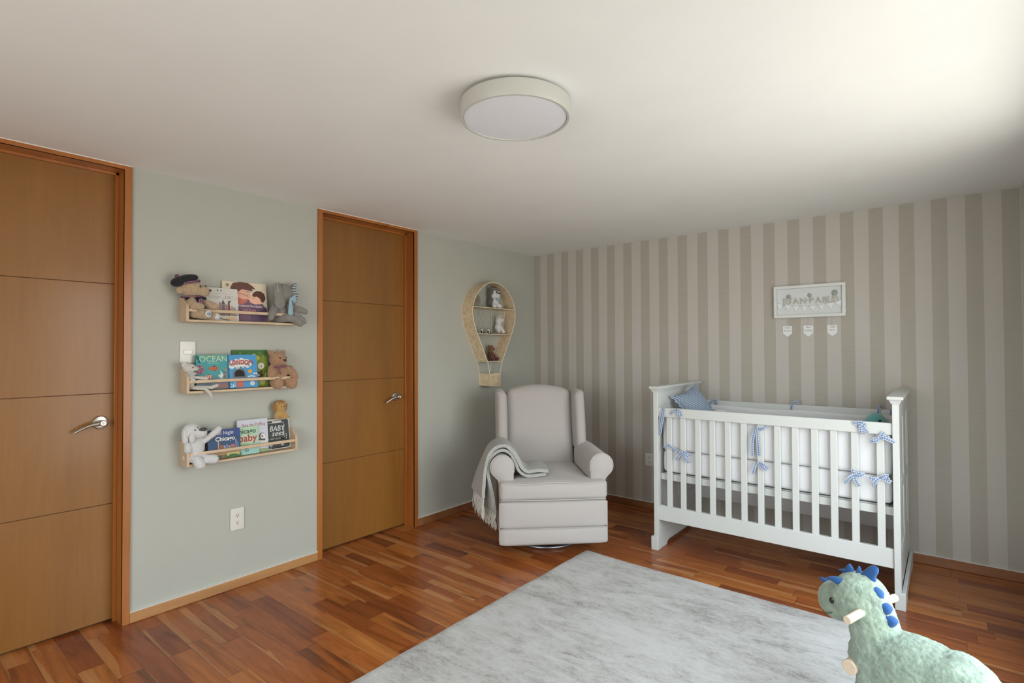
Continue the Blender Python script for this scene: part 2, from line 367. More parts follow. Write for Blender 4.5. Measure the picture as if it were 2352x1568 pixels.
    def text(s, body, size, fn, mat=0, align='CENTER', extrude=0.0, shear=0.0, bold=0.0, sx=1.0):
        c = bpy.data.curves.new('t', 'FONT'); c.body = body; c.size = size; c.align_x = align; c.extrude = extrude; c.shear = shear; c.offset = bold
        c.resolution_u = 3
        o = bpy.data.objects.new('t', c); me = bpy.data.meshes.new_from_object(o)
        V = [fn(v.co.x*sx, v.co.y, v.co.z) for v in me.vertices]; F = [tuple(p.vertices) for p in me.polygons]
        s.add(V, F, mat); bpy.data.objects.remove(o); bpy.data.curves.remove(c); bpy.data.meshes.remove(me); return s
    def build(s, name, mats, parent=None, world=False, bevel=0, bseg=2, sharp=40, loc=None, rot=None, subsurf=0, flat=False, recalc=True):
        if not isinstance(mats, (list, tuple)): mats = [mats]
        me = bpy.data.meshes.new(name)
        V = s.v
        if world and parent is not None and parent in ROOTM:
            inv = ROOTM[parent].inverted(); V = [tuple(inv @ Vector(p)) for p in V]
        me.from_pydata(V, [], s.f)
        for m in mats: me.materials.append(m)
        me.polygons.foreach_set('material_index', s.m)
        if s.uv:
            ul = me.uv_layers.new(name='UVMap')
            for pi, uvs in s.uv.items():
                p = me.polygons[pi]
                for k, li in enumerate(p.loop_indices): ul.data[li].uv = uvs[k % len(uvs)]
        if recalc:
            bm = bmesh.new(); bm.from_mesh(me); bmesh.ops.recalc_face_normals(bm, faces=bm.faces[:]); bm.to_mesh(me); bm.free()
        me.polygons.foreach_set('use_smooth', [not flat]*len(me.polygons))
        if not flat: me.set_sharp_from_angle(angle=math.radians(sharp))
        me.update()
        o = bpy.data.objects.new(name, me); COL.objects.link(o)
        if parent is not None: o.parent = parent; ROOTM[o] = ROOTM.get(parent, Matrix.Identity(4))
        else:
            if loc is not None: o.location = loc
            if rot is not None: o.rotation_euler = rot
            ROOTM[o] = Matrix.LocRotScale(Vector(loc or (0, 0, 0)), Euler(rot or (0, 0, 0)), None)
        if bevel:
            b = o.modifiers.new('bevel', 'BEVEL'); b.width = bevel; b.segments = bseg; b.limit_method = 'ANGLE'; b.angle_limit = math.radians(35)
        if subsurf:
            b = o.modifiers.new('sub', 'SUBSURF'); b.levels = subsurf; b.render_levels = subsurf
        return o
def thing(name, label, cat, loc=(0, 0, 0), rot=(0, 0, 0), group=None):
    o = bpy.data.objects.new(name, None); COL.objects.link(o); o.location = loc; o.rotation_euler = rot
    o.empty_display_size = 0.05
    ROOTM[o] = Matrix.LocRotScale(Vector(loc), Euler(rot), None); return tag(o, label, cat, group)
def tag(o, label, cat, group=None):
    o['label'] = label; o['category'] = cat
    if group: o['group'] = group
    return o
def struct(o): o['kind'] = 'structure'; return o
def copy_tree(o, parent=None):
    c = o.copy(); COL.objects.link(c); c.parent = parent; ROOTM[c] = ROOTM[o]
    for ch in list(o.children): copy_tree(ch, c)
    return c
_tex = {}
def fur_tex(size):
    if size not in _tex:
        t = bpy.data.textures.new('fur_%d' % int(size*10000), 'CLOUDS'); t.noise_scale = size; t.noise_depth = 3; _tex[size] = t
    return _tex[size]
def blob(name, prims, mat, parent, voxel=0.004, smooth=6, fur=0.0, fsize=0.01, world=True, label=None):
    """one continuous soft body out of overlapping ellipsoids ('e') and tapered limbs ('c')"""
    mb = MB()
    for p in prims:
        if p[0] == 'e': mb.ell(p[1], p[2], p[3] if len(p) > 3 else None, 18, 12)
        else: mb.cap_(p[1], p[2], p[3], p[4], 14)
    o = mb.build(name, mat, parent, world=world, recalc=False)
    r = o.modifiers.new('skin', 'REMESH'); r.mode = 'VOXEL'; r.voxel_size = voxel; r.use_smooth_shade = True
    if smooth: q = o.modifiers.new('soften', 'SMOOTH'); q.iterations = smooth; q.factor = 0.5
    if fur:
        d = o.modifiers.new('pile', 'DISPLACE'); d.texture = fur_tex(fsize); d.strength = fur; d.mid_level = 0.5
    if label: o['label'] = label
    return o

# ================================================================== THE ROOM
T = 0.16
struct(MB().box(-T, RX+T, RY-T, T, -0.12, 0).build('floor', M_FLOOR, flat=True))
struct(MB().box(-T, RX+T, RY-T, T, RH, RH+0.12).build('ceiling', M_CEIL, flat=True))
struct(MB().box(-T, RX+T, 0, T, 0, RH).build('wall_back', M_STRIPE, flat=True))
# sage wall with two door openings
D1 = (-4.44, -3.519); D2 = (-2.398, -1.599); DT = 2.327
w = MB(); w.box(-T, 0, RY-T, D1[0]-0.0121, 0, RH); w.box(-T, 0, D1[1]+0.0121, D2[0]-0.0121, 0, RH); w.box(-T, 0, D2[1]+0.0121, 0, 0, RH)
for d in (D1, D2): w.box(-T, 0, d[0]-0.0121, d[1]+0.0121, DT+0.0121, RH)
struct(w.build('wall_left', M_SAGE, flat=True))
# window wall
w = MB(); w.box(RX, RX+T, WY1, T, 0, RH); w.box(RX, RX+T, RY-T, WY0, 0, RH); w.box(RX, RX+T, WY0, WY1, 0, WZ0); w.box(RX, RX+T, WY0, WY1, WZ1, RH)
struct(w.build('wall_right', M_WHITEWALL, flat=True))
w = MB(); w.box(-T, BX0, RY-T, RY, 0, RH); w.box(BX1, RX+T, RY-T, RY, 0, RH); w.box(BX0, BX1, RY-T, RY, 0, BZ0); w.box(BX0, BX1, RY-T, RY, BZ1, RH)
struct(w.build('wall_front', M_WHITEWALL, flat=True))
def window(name, fn, a0, a1, z0, z1, nm):
    """fn(a, depth, z); frame with mullions, sill and panes"""
    def bx(mb, A0, A1, d0, d1, Z0, Z1):
        V = [fn(a, d, z) for z in (Z0, Z1) for d in (d0, d1) for a in (A0, A1)]
        mb.add(V, [(0, 2, 3, 1), (4, 5, 7, 6), (0, 1, 5, 4), (2, 6, 7, 3), (0, 4, 6, 2), (1, 3, 7, 5)])
    m = MB(); f = 0.045
    bx(m, a0, a1, 0.06, 0.11, z0, z0+f); bx(m, a0, a1, 0.06, 0.11, z1-f, z1); bx(m, a0, a0+f, 0.06, 0.11, z0, z1); bx(m, a1-f, a1, 0.06, 0.11, z0, z1)
    for k in range(1, nm): c = a0+(a1-a0)*k/nm; bx(m, c-0.022, c+0.022, 0.065, 0.105, z0, z1)
    fr = struct(m.build(name, M_FRAMEW, flat=True))
    g = MB(); bx(g, a0+f, a1-f, 0.082, 0.088, z0+f, z1-f); g.build('glass_pane', M_GLASS, fr, flat=True)
    s = MB(); bx(s, a0-0.03, a1+0.03, -0.03, 0.06, z0-0.03, z0); s.build('window_sill', M_FRAMEW, fr, flat=True)
window('window_1', lambda a, d, z: (RX+d, a, z), WY0, WY1, WZ0, WZ1, 3)
window('window_2', lambda a, d, z: (a, RY-d, z), BX0, BX1, BZ0, BZ1, 2)
# skirting
bh = 0.056
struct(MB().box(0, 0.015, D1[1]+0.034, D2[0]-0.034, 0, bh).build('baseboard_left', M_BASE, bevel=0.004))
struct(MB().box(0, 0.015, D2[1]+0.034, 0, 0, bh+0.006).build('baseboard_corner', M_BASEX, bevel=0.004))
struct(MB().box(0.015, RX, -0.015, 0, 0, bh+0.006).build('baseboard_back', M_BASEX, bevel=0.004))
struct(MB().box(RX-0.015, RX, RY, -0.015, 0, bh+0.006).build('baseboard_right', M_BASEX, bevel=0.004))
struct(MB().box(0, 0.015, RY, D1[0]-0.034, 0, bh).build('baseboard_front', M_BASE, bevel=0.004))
m = MB(); m.box(0.0, 0.0162, D1[1]+0.034, D2[0]-0.034, bh, bh+0.003); m.box(0.0, 0.0162, D2[1]+0.034, -0.016, bh+0.006, bh+0.009); m.box(0.0, RX-0.016, -0.0162, 0.0, bh+0.006, bh+0.009)
struct(m.build('trim_4', M_CAULK, flat=True))
# doors: casing, reveal with stop, leaf with grooves, lever handle
def door(name, y0, y1, hy, ti):
    c = MB(); cw = 0.034
    for (a, b) in ((y0-cw, y0), (y1, y1+cw)): c.box(-0.002, 0.012, a, b, 0, RH-0.003)
    c.box(-0.002, 0.012, y0, y1, DT, RH-0.003)
    # reveal
    c.box(-0.125, 0.0115, y0-0.012, y0, 0, DT); c.box(-0.125, 0.0115, y1, y1+0.012, 0, DT); c.box(-0.125, 0.0115, y0-0.012, y1+0.012, DT, DT+0.012)
    c.box(-0.102, -0.083, y1-0.014, y1, 0, DT); c.box(-0.102, -0.083, y0, y0+0.014, 0, DT); c.box(-0.102, -0.083, y0, y1, DT-0.014, DT)
    tr = struct(c.build('trim_%d' % ti, M_JAMB, bevel=0.0015))
    m = MB(); m.box(-T, -0.126, y0-0.012, y1+0.012, 0, DT+0.012)
    struct(m.build('trim_%d' % (ti+4), M_GROOVE, flat=True))
    L = MB(); zs = [0.012, 0.606, 1.177, 1.745, DT-0.004]; g = 0.0032
    for i in range(4): L.box(-0.125, -0.103, y0+0.003, y1-0.003, zs[i]+(g/2 if i else 0), zs[i+1]-(g/2 if i < 3 else 0))
    L.box(-0.125, -0.1055, y0+0.004, y1-0.004, 0.02, DT-0.01, 1)
    d = struct(L.build(name, [M_DOOR, M_GROOVE], bevel=0.0006, bseg=1))
    X = -0.103; hz = 1.03
    rose = MB(); rose.lathe([(0, 0), (0.034, 0), (0.0345, 0.004), (0.031, 0.010), (0.022, 0.0125), (0.0155, 0.0125), (0.0155, 0.026), (0, 0.026)], (X, hy, hz), (1, 0, 0), 36)
    h = rose.build('door_handle', M_CHROME, d)
    lv = MB(); P = []
    for i in range(13):
        t = i/12; P.append((X+0.048-0.012*t*t, hy+0.006-0.118*t, hz-0.002-0.038*t**1.4+0.012*math.sin(t*PI)*0.6))
    lv.cyl((X+0.022, hy, hz), (X+0.058, hy, hz), 0.0145, 24)
    lv.tube(P, [0.0125*(1-0.62*(i/12)) for i in range(13)], 12)
    lv.lathe([(0, 0.056), (0.0135, 0.056), (0.0155, 0.060), (0.012, 0.064), (0, 0.0645)], (X, hy, hz), (1, 0, 0), 24)
    lv.build('lever', M_CHROME, h)
    lk = MB(); lk.lathe([(0, 0.064), (0.007, 0.064), (0.007, 0.0665), (0, 0.0665)], (X, hy, hz), (1, 0, 0), 20); lk.build('lock_button', M_PLASTIC, h)
    return d
door('door_1', D1[0], D1[1], -3.588, 1)
door('door_2', D2[0], D2[1], -1.700, 2)
# white filler line where the casings meet the ceiling
m = MB()
for d in (D1, D2): m.box(0, 0.0125, d[0]-0.034, d[1]+0.034, RH-0.004, RH)
struct(m.build('trim_3', M_CAULK, flat=True))

# ------------------------------------------------------------------ flush ceiling lamp (switched off)
M_LAMP = plain('lamp_body_grey', (0.50, 0.50, 0.46, 1), rough=0.45, var=0.01, nscale=4)
M_DIFF = plain('opal_diffuser', (0.74, 0.745, 0.78, 1), rough=0.55, var=0.005, nscale=4)
LC = (1.991, -2.784); lamp = thing('ceiling_lamp', 'round flush ceiling lamp with grey drum rim and opal disc, unlit', 'ceiling lamp', (LC[0], LC[1], RH))
R = 0.210
MB().lathe([(0, 0), (0.17, 0), (0.17, -0.012), (0, -0.012)], seg=64).build('mounting_plate', M_STEELD, lamp)
MB().lathe([(0.05, -0.010), (R-0.003, -0.010), (R, -0.013), (R, -0.069), (R-0.002, -0.072), (R-0.010, -0.072), (R-0.011, -0.070), (R-0.011, -0.062)], seg=96).build('drum_rim', M_LAMP, lamp)
MB().lathe([(0, -0.0695), (R-0.03, -0.0695), (R-0.013, -0.068), (R-0.0115, -0.064), (R-0.012, -0.03), (0, -0.03)], seg=96).build('diffuser', M_DIFF, lamp)

# ------------------------------------------------------------------ sockets and switch
def plate(name, label, cat, loc, rz, w, h, kind, group=None):
    t = thing(name, label, cat, loc, (0, 0, rz), group)
    m = MB(); m.cushion(-w/2, w/2, -0.009, 0.0, -h/2, h/2, r=0.006, n=6); m.build('cover_plate', M_PLASTIC, t)
    if kind == 'socket':
        for dz in (-0.021, 0.021):
            s = MB(); s.lathe([(0, 0), (0.0155, 0), (0.0155, 0.0015), (0, 0.0015)], (0, -0.0088, dz), (0, -1, 0), 24); sf = s.build('socket_face', M_PLASTIC, t)
            m = MB(); m.box(-0.0075, -0.0050, -0.0108, -0.0100, dz-0.001, dz+0.008); m.box(0.0050, 0.0075, -0.0108, -0.0100, dz-0.0005, dz+0.0075); m.ell((0, -0.0104, dz-0.0075), (0.003, 0.0006, 0.003), seg=10, rings=6)
            m.build('pin_holes', M_DARKHOLE, sf)
    else:
        MB().cushion(-0.020, 0.020, -0.0125, -0.008, -0.011, 0.011, r=0.0015, n=4).build('rocker', plain('switch_key', (0.78, 0.76, 0.70, 1), rough=0.25), t)
        MB().box(-0.0215, 0.0215, -0.0095, -0.0088, -0.0125, 0.0125).build('rocker_gap', plain('switch_gap', (0.35, 0.34, 0.31, 1)), t)
    return t
plate('wall_socket', 'white double wall socket low on the green wall between the doors', 'socket', (0, -2.950, 0.401), PI/2, 0.080, 0.128, 'socket', 'wall sockets')
plate('wall_socket', 'white double wall socket on the striped wall just left of the crib', 'socket', (1.248, 0, 0.430), 0, 0.078, 0.112, 'socket', 'wall sockets')
plate('light_switch', 'white single light switch plate above the middle wall shelf', 'switch', (0, -3.220, 1.388), PI/2, 0.080, 0.120, 'switch')

# ------------------------------------------------------------------ rug
def rug():
    x0, x1, y0, y1 = 1.312, 3.30, -4.35, -1.185
    m = MB(); nx, ny = 90, 140; V = []; F = []
    for j in range(ny+1):
        for i in range(nx+1):
            x = x0+(x1-x0)*i/nx; y = y0+(y1-y0)*j/ny
            ex = min(i, nx-i)/nx*(x1-x0); ey = min(j, ny-j)/ny*(y1-y0); e_ = min(ex, ey)
            wob = noise.noise(Vector((x*5, y*5, 0)))*0.006
            if i in (0, nx): x += wob
            if j in (0, ny): y += wob
            if j > ny*0.96: y += 0.018*math.exp(-((i/nx-0.0)*9)**2)
            z = 0.009+0.0012*noise.noise(Vector((x*3, y*3, 5)))+0.004*max(0, 1-ey/0.12)*(0.5+0.5*math.sin(x*17+1.5*math.sin(x*5)))*(1 if y > -2 else 0)*0.7
            if e_ < 1e-6: z = 0.0015
            V.append((x, y, z))
    for j in range(ny):
        for i in range(nx): a = j*(nx+1)+i; F.append((a, a+1, a+nx+2, a+nx+1))
    m.add(V, F)
    o = m.build('area_rug', M_RUG, recalc=False, sharp=80)
    tag(o, 'large distressed pale grey rug lying on the wooden floor', 'rug')
rug()

# ================================================================== GLIDER CHAIR
ch = thing('armchair', 'oatmeal linen wingback glider armchair with rolled arms, standing in the room corner', 'armchair', (0.9304, -1.1220, 0), (0, 0, 0.7660))
def arc(cx, cz, r, a0, a1, n):
    return [(cx+r*math.cos(math.radians(a0+(a1-a0)*i/n)), cz+r*math.sin(math.radians(a0+(a1-a0)*i/n))) for i in range(n+1)]
m = MB(); m.tube([(0.262*math.cos(2*PI*k/64), 0.005+0.262*math.sin(2*PI*k/64), 0.013) for k in range(64)], 0.0125, 12, closed=True)
for k in range(4):
    a = PI/4+k*PI/2; m.tube([(0, 0.005, 0.03), (0.26*math.cos(a), 0.005+0.26*math.sin(a), 0.014)], 0.011, 8)
m.cyl((0, 0.005, 0.018), (0, 0.005, 0.10), 0.045, 24)
m.build('swivel_base', M_STEELD, ch)
MB().cushion(-0.357, 0.357, -0.375, 0.40, 0.088, 0.40, r=0.03, bulge=(0.012, 0, 0), n=10).build('seat_base', M_CHAIR, ch)
# padded footrest front, stitched across
m = MB(); m.cushion(-0.366, 0.366, -0.415, -0.350, 0.085, 0.2005, r=0.020, bulge=(0.004, 0.010, 0), n=16)
m.cushion(-0.366, 0.366, -0.415, -0.350, 0.198, 0.378, r=0.020, bulge=(0.004, 0.012, 0), n=16)
fr_ = m.build('footrest_panel', M_CHAIR, ch)
m = MB()
for s in (-1, 1): m.tube([(s*0.364, -0.404, 0.098+0.27*i/12+0.0) for i in range(13)], 0.0032, 6)
m.tube([(-0.36+0.72*i/24, -0.4155-0.004*math.sin(PI*i/24), 0.199) for i in range(25)], 0.0018, 6)
m.build('piping', M_PIPING, fr_)
def tcush(P):
    if P.y > -0.335: k = min(1, (P.y+0.335)/0.03); P.x *= (1-k)+k*0.715
    if P.z > 0.46: P.z += 0.006*math.cos(P.x*14)*max(0, 1-abs(P.y+0.40)/0.1)-0.004
    return P
m = MB(); m.cushion(-0.366, 0.366, -0.418, 0.26, 0.383, 0.512, r=0.028, bulge=(0.004, 0.016, 0.016), n=30, fn=tcush)
sc_ = m.build('seat_cushion', M_CHAIR, ch)
m = MB()
for z, dz in ((0.506, 0.006), (0.389, 0.0)):
    m.tube([(-0.355+0.71*i/40, -0.4135-0.011*math.sin(PI*i/40), z+dz*math.cos((-0.355+0.71*i/40)*14)-(0.006 if dz else 0)) for i in range(41)], 0.0036, 6)
m.build('piping', M_PIPING, sc_)
def lean(P): P.y += (P.z-0.40)*0.215; return P
def crown(P):
    P = lean(P)
    if P.z > 0.85: P.z += (P.z-0.85)/0.22*0.045*(1-(P.x/0.27)**2)-0.0
    if P.z > 0.98: P.x *= 1-0.05*((P.z-0.98)/0.12)**2
    return P
MB().cushion(-0.268, 0.268, 0.205, 0.345, 0.42, 1.062, r=0.045, bulge=(0, 0.028, 0.0), n=26, fn=crown).build('backrest', M_CHAIR, ch)
MB().cushion(-0.338, 0.338, 0.325, 0.40, 0.10, 1.035, r=0.03, bulge=(0, 0.01, 0), n=12, fn=lambda P: Vector((P.x, P.y+max(0, P.z-0.40)*0.215, P.z))).build('outer_back', M_CHAIR, ch)
for s in (-1, 1):
    def wing(P, s=s):
        P = lean(P); t = (P.z-0.60)/0.47
        if P.z > 0.98: P.z += 0.006*(abs(P.x)-0.30)/0.03
        P.y -= 0.018*math.sin(max(0, min(1, t))*PI)*(1 if P.y < 0.33 else 0)
        return P
    wg = MB().cushion(*sorted((s*0.268, s*0.347)), 0.075, 0.375, 0.60, 1.068, r=0.036, bulge=(0.004, 0, 0), n=16, fn=wing).build('wing', M_CHAIR, ch)
    MB().tube([tuple(wing(Vector((s*0.342, 0.098, 0.62+0.43*i/20)))) for i in range(21)], 0.0032, 6).build('piping', M_PIPING, wg)
    # rolled arm
    cx, cz, r = 0.343, 0.597, 0.080
    prof = [(0.264, 0.40), (0.263, 0.56)]+arc(cx, cz, r, 178, -42, 26)+[(0.388, 0.530), (0.372, 0.512), (0.364, 0.490), (0.361, 0.40)]
    a_ = MB(); Y = [-0.352, -0.347, -0.335, -0.10, 0.12, 0.22, 0.245]
    K = [0.90, 0.965, 1, 1, 1, 0.97, 0.9]
    V = []; F = []; npf = len(prof)
    for y, k in zip(Y, K):
        for (x, z) in prof: V.append((s*(0.320+(x-0.320)*k), y, 0.57+(z-0.57)*(k if z > 0.45 else 1)))
    for i in range(len(Y)-1):
        for k in range(npf): k2 = (k+1) % npf; F.append((i*npf+k, i*npf+k2, (i+1)*npf+k2, (i+1)*npf+k))
    F.append(tuple(range(npf))); F.append(tuple((len(Y)-1)*npf+k for k in range(npf))[::-1]); a_.add(V, F)
    am = a_.build('arm', M_CHAIR, ch, sharp=60)
    MB().tube([(s*x, -0.345, z) for x, z in prof[1:]], 0.0034, 6).build('piping', M_PIPING, am)

# grey throw draped over the left arm (image left)
th = thing('throw_blanket', 'pale grey wool throw with cream fringe draped over the arm of the armchair', 'blanket', (0.9304, -1.1220, 0), (0, 0, 0.7660))
def smooth_path(P, n=8):
    P = [Vector((p[0], 0, p[1])) for p in P]; out = []
    for i in range(len(P)-1):
        p0 = P[max(i-1, 0)]; p1 = P[i]; p2 = P[i+1]; p3 = P[min(i+2, len(P)-1)]
        for k in range(n):
            t = k/n; out.append(0.5*((2*p1)+(p2-p0)*t+(2*p0-5*p1+4*p2-p3)*t*t+(3*p1-p0-3*p2+p3)*t**3))
    out.append(P[-1]); return out
def sheet(path, th_, y0, y1, ny=10, skew=0.0, mat=0):
    pts = smooth_path(path); n = len(pts); o1 = []; o2 = []
    for i, p in enumerate(pts):
        t = (pts[min(i+1, n-1)]-pts[max(i-1, 0)]).normalized(); nn = Vector((-t.z, 0, t.x))
        e_ = min(1, min(i, n-1-i)/2.0+0.35); o1.append(p+nn*th_/2*e_); o2.append(p-nn*th_/2*e_)
    loop = o1+o2[::-1]; N_ = len(loop); V = []; F = []
    for j in range(ny+1):
        f = j/ny; y = y0+(y1-y0)*f; ed = 1.0 if 0 < j < ny else 0.82
        for k, q in enumerate(loop):
            c = (o1[k]+o2[k])/2 if k < n else (o1[N_-1-k]+o2[N_-1-k])/2
            w = noise.noise(Vector((q.x*9, y*9, q.z*9)))*0.006
            kx = -skew*f*max(0, min(1, (0.66-c.z)/0.26)) if c.x < -0.35 else 0.0; yy = y
            P = c+(q-c)*ed; V.append((P.x+w+kx, yy, P.z+w*0.6))
    for j in range(ny):
        for k in range(N_): k2 = (k+1) % N_; F.append((j*N_+k, j*N_+k2, (j+1)*N_+k2, (j+1)*N_+k))
    F.append(tuple(range(N_))); F.append(tuple(ny*N_+k for k in range(N_))[::-1]); mb = MB(); mb.add(V, F, mat); return mb, pts
A_path = [(-0.025, 0.556), (-0.09, 0.566), (-0.165, 0.560), (-0.205, 0.590), (-0.232, 0.645), (-0.268, 0.702), (-0.320, 0.738), (-0.380, 0.727), (-0.428, 0.678), (-0.452, 0.600), (-0.464, 0.520), (-0.470, 0.430), (-0.470, 0.385)]
B_path = [(-0.040, 0.536), (-0.10, 0.531), (-0.175, 0.531), (-0.222, 0.563), (-0.248, 0.625), (-0.278, 0.680), (-0.330, 0.706), (-0.385, 0.690), (-0.427, 0.640), (-0.438, 0.570), (-0.428, 0.49), (-0.405, 0.39), (-0.388, 0.275)]
sa, pa = sheet(A_path, 0.027, -0.325, -0.04, 12, 0.065); fa = sa.build('upper_fold', M_THROW, th, sharp=70)
sb, pb = sheet(B_path, 0.024, -0.318, -0.05, 12, 0.085); fb = sb.build('lower_fold', M_THROW, th, sharp=70)
MB().ell((-0.030, -0.182, 0.547), (0.022, 0.135, 0.020)).build('rolled_edge', M_THROW, th)
random.seed(3)
for (par, x, z, y0, y1, L, cnt, skw) in ((fa, -0.470, 0.388, -0.32, -0.04, 0.150, 44, 0.065), (fb, -0.388, 0.278, -0.315, -0.055, 0.115, 46, 0.085)):
    m = MB()
    for k in range(cnt):
        y = y0+(y1-y0)*(k+random.random()*0.6)/cnt; l = L*random.uniform(0.85, 1.15); dx = random.uniform(-0.012, 0.012); dy = random.uniform(-0.01, 0.01)
        m.tube([(x-skw*(y-y0)/(y1-y0)+dx*t*t+0.003*math.sin(9*t+k), y+dy*t+0.002*math.cos(7*t+k*2), z+0.006-l*t) for t in [i/7 for i in range(8)]], [0.0024]*6+[0.0022, 0.0012], 5)
    o = m.build('fringe', M_FRINGE, par); o['kind'] = 'stuff'

# ================================================================== CRIB
CR = (2.365, -0.46, 0)
crib = thing('crib', 'white slatted baby crib with panelled ends standing along the striped wall', 'crib', CR)
YF, YB = -0.858, -0.060
def end(x0, x1, sgn, name):
    """sgn=-1 left end (outer side -x), +1 right end"""
    xo = x0 if sgn < 0 else x1
    m = MB(); m.box(x0+0.007, x1-0.007, YF+0.05, YB-0.05, 0.10, 1.09)
    e_ = m.build(name, M_CRIB, crib, world=True, bevel=0.002)
    for y in (YF, YB-0.052): MB().box(x0, x1, y, y+0.052, 0.0, 1.098).build('post', M_CRIB, e_, world=True, bevel=0.0025)
    s = MB()
    for (a, b) in ((1.0, 1.098), (0.60, 0.66), (0.10, 0.30)): s.box(x0+0.002, x1-0.002, YF+0.052, YB-0.052, a, b)
    for y in (YF+0.052, (YF+YB)/2-0.03, YB-0.112): s.box(x0+0.0025, x1-0.0025, y, y+0.06, 0.30, 1.0)
    s.build('stile_frame', M_CRIB, e_, world=True, bevel=0.003)
    # arched plinth reaching the floor at both ends
    def plinth(xa, xb, top, g=0.0):
        ar = [(YF-g, 0), (YF+0.155, 0), (YF+0.160, 0.010), (YF+0.172, 0.022), (YF+0.195, 0.028), (YB-0.195, 0.028), (YB-0.172, 0.022), (YB-0.160, 0.010), (YB-0.155, 0), (YB+g, 0), (YB+g, top), (YF-g, top)]
        k = MB(); k.prism(ar, lambda a, b, t: (t, a, b), xa, xb); return k
    k_ = MB(); k_.prism([(YF+0.051, 0), (YF+0.155, 0), (YF+0.160, 0.010), (YF+0.172, 0.022), (YF+0.195, 0.028), (YB-0.195, 0.028), (YB-0.172, 0.022), (YB-0.160, 0.010), (YB-0.155, 0), (YB-0.051, 0), (YB-0.051, 0.12), (YF+0.051, 0.12)], lambda a, b, t: (t, a, b), x0+0.004, x1-0.004); k_.build('kick_panel', M_CRIB, e_, world=True, bevel=0.0015)
    plinth(*((x0-0.018, x0-0.0003) if sgn < 0 else (x1+0.0003, x1+0.018)), 0.092, 0.0).build('base_moulding', M_CRIB, e_, world=True, bevel=0.003)
    plinth_f = MB(); plinth_f.box(x0-(0.018 if sgn < 0 else -0.001), x1+(0.018 if sgn > 0 else -0.001), YF-0.010, YF-0.0005, 0.0, 0.092); plinth_f.build('foot_block', M_CRIB, e_, world=True, bevel=0.003)
    c = MB(); ext = [(0.004, 1.094), (0.006, 1.102), (0.010, 1.108), (0.012, 1.114), (0.019, 1.117), (0.021, 1.122), (0.021, 1.130), (0.018, 1.134), (0.0, 1.1345)]
    V = []; F = []
    for (g, z) in ext: V += [(x0-g, YF-g, z), (x1+g, YF-g, z), (x1+g, YB+g, z), (x0-g, YB+g, z)]
    for i in range(len(ext)-1):
        for k in range(4): F.append((4*i+k, 4*i+(k+1) % 4, 4*i+4+(k+1) % 4, 4*i+4+k))
    F.append((0, 1, 2, 3)); n_ = 4*(len(ext)-1); F.append((n_, n_+1, n_+2, n_+3)); c.add(V, F)
    c.build('cap_moulding', M_CRIB, e_, world=True, sharp=25)
    return e_
end(1.672, 1.704, -1, 'headboard')
fb_ = end(3.036, 3.067, 1, 'footboard')
for z in (0.905, 0.775, 0.30, 0.53): MB().lathe([(0, 0), (0.006, 0), (0.006, 0.002), (0, 0.003)], (3.067, YF+0.026, z), (1, 0, 0), 12).build('bolt_head', M_CHROME, fb_, world=True)
SLX = [1.780, 1.876, 1.977, 2.072, 2.170, 2.268, 2.367, 2.463, 2.561, 2.663, 2.760, 2.862, 2.981]
for side, y0 in (('front_rail', YF+0.010), ('back_rail', YB-0.038)):
    r = MB().box(1.704, 3.036, y0, y0+0.028, 0.923, 0.988).build(side, M_CRIB, crib, world=True, bevel=0.004)
    MB().box(1.704, 3.036, y0, y0+0.028, 0.208, 0.312).build('bottom_rail', M_CRIB, r, world=True, bevel=0.003)
    for x in SLX: MB().box(x-0.0185, x+0.0185, y0+0.006, y0+0.021, 0.310, 0.925).build('slat', M_CRIB, r, world=True, bevel=0.003)
ms = MB()
ms.box(1.706, 3.034, YF+0.048, YF+0.078, 0.483, 0.527); ms.box(1.706, 3.034, YB-0.085, YB-0.055, 0.483, 0.527)
ms.box(1.706, 1.736, YF+0.078, YB-0.085, 0.483, 0.527); ms.box(3.004, 3.034, YF+0.078, YB-0.085, 0.483, 0.527); ms.box(1.73, 3.01, YF+0.07, YB-0.07, 0.518, 0.532)
ms.build('mattress_support', M_CRIB, crib, world=True, bevel=0.002)
MB().cushion(1.755, 2.99, YF+0.105, YB-0.105, 0.533, 0.66, r=0.03, bulge=(0, 0, 0.01), n=12).build('crib_mattress', M_MATT, None)
tag(bpy.data.objects['crib_mattress'], 'white sheeted mattress inside the crib, seen between the slats', 'mattress')

# padded bumper tied on with gingham bows
bump = thing('crib_bumper', 'white quilted muslin bumper lining the crib, tied on with blue gingham bows', 'crib bumper', (2.365, -0.46, 0.66))
def wav(amp, ax):
    def f(P):
        k = noise.noise(Vector((P.x*30, P.y*30, P.z*2)))*amp; P[ax] += k
        if P.z > 0.9: P.z += 0.004*math.sin(P.x*11+P.y*7)
        return P
    return f
for (a, b, c_, d_) in ((1.722, 3.028, YF+0.046, YF+0.090), (1.722, 3.028, YB-0.090, YB-0.046)):
    MB().cushion(a, b, c_, d_, 0.693, 0.953, r=0.021, bulge=(0.004, 0.002, 0), n=40, fn=wav(0.004, 1)).build('upper_pad', M_MUSLIN, bump, world=True)
    MB().cushion(a+0.004, b-0.002, c_, d_, 0.540, 0.690, r=0.021, bulge=(0.004, 0.002, 0), n=40, fn=wav(0.004, 1)).build('lower_pad', M_MUSLIN, bump, world=True)
for (a, b) in ((1.708, 1.750), (2.990, 3.032)):
    MB().cushion(a, b, YF+0.092, YB-0.092, 0.540, 0.953, r=0.020, bulge=(0.002, 0, 0), n=24, fn=wav(0.004, 0)).build('side_pad', M_MUSLIN, bump, world=True)
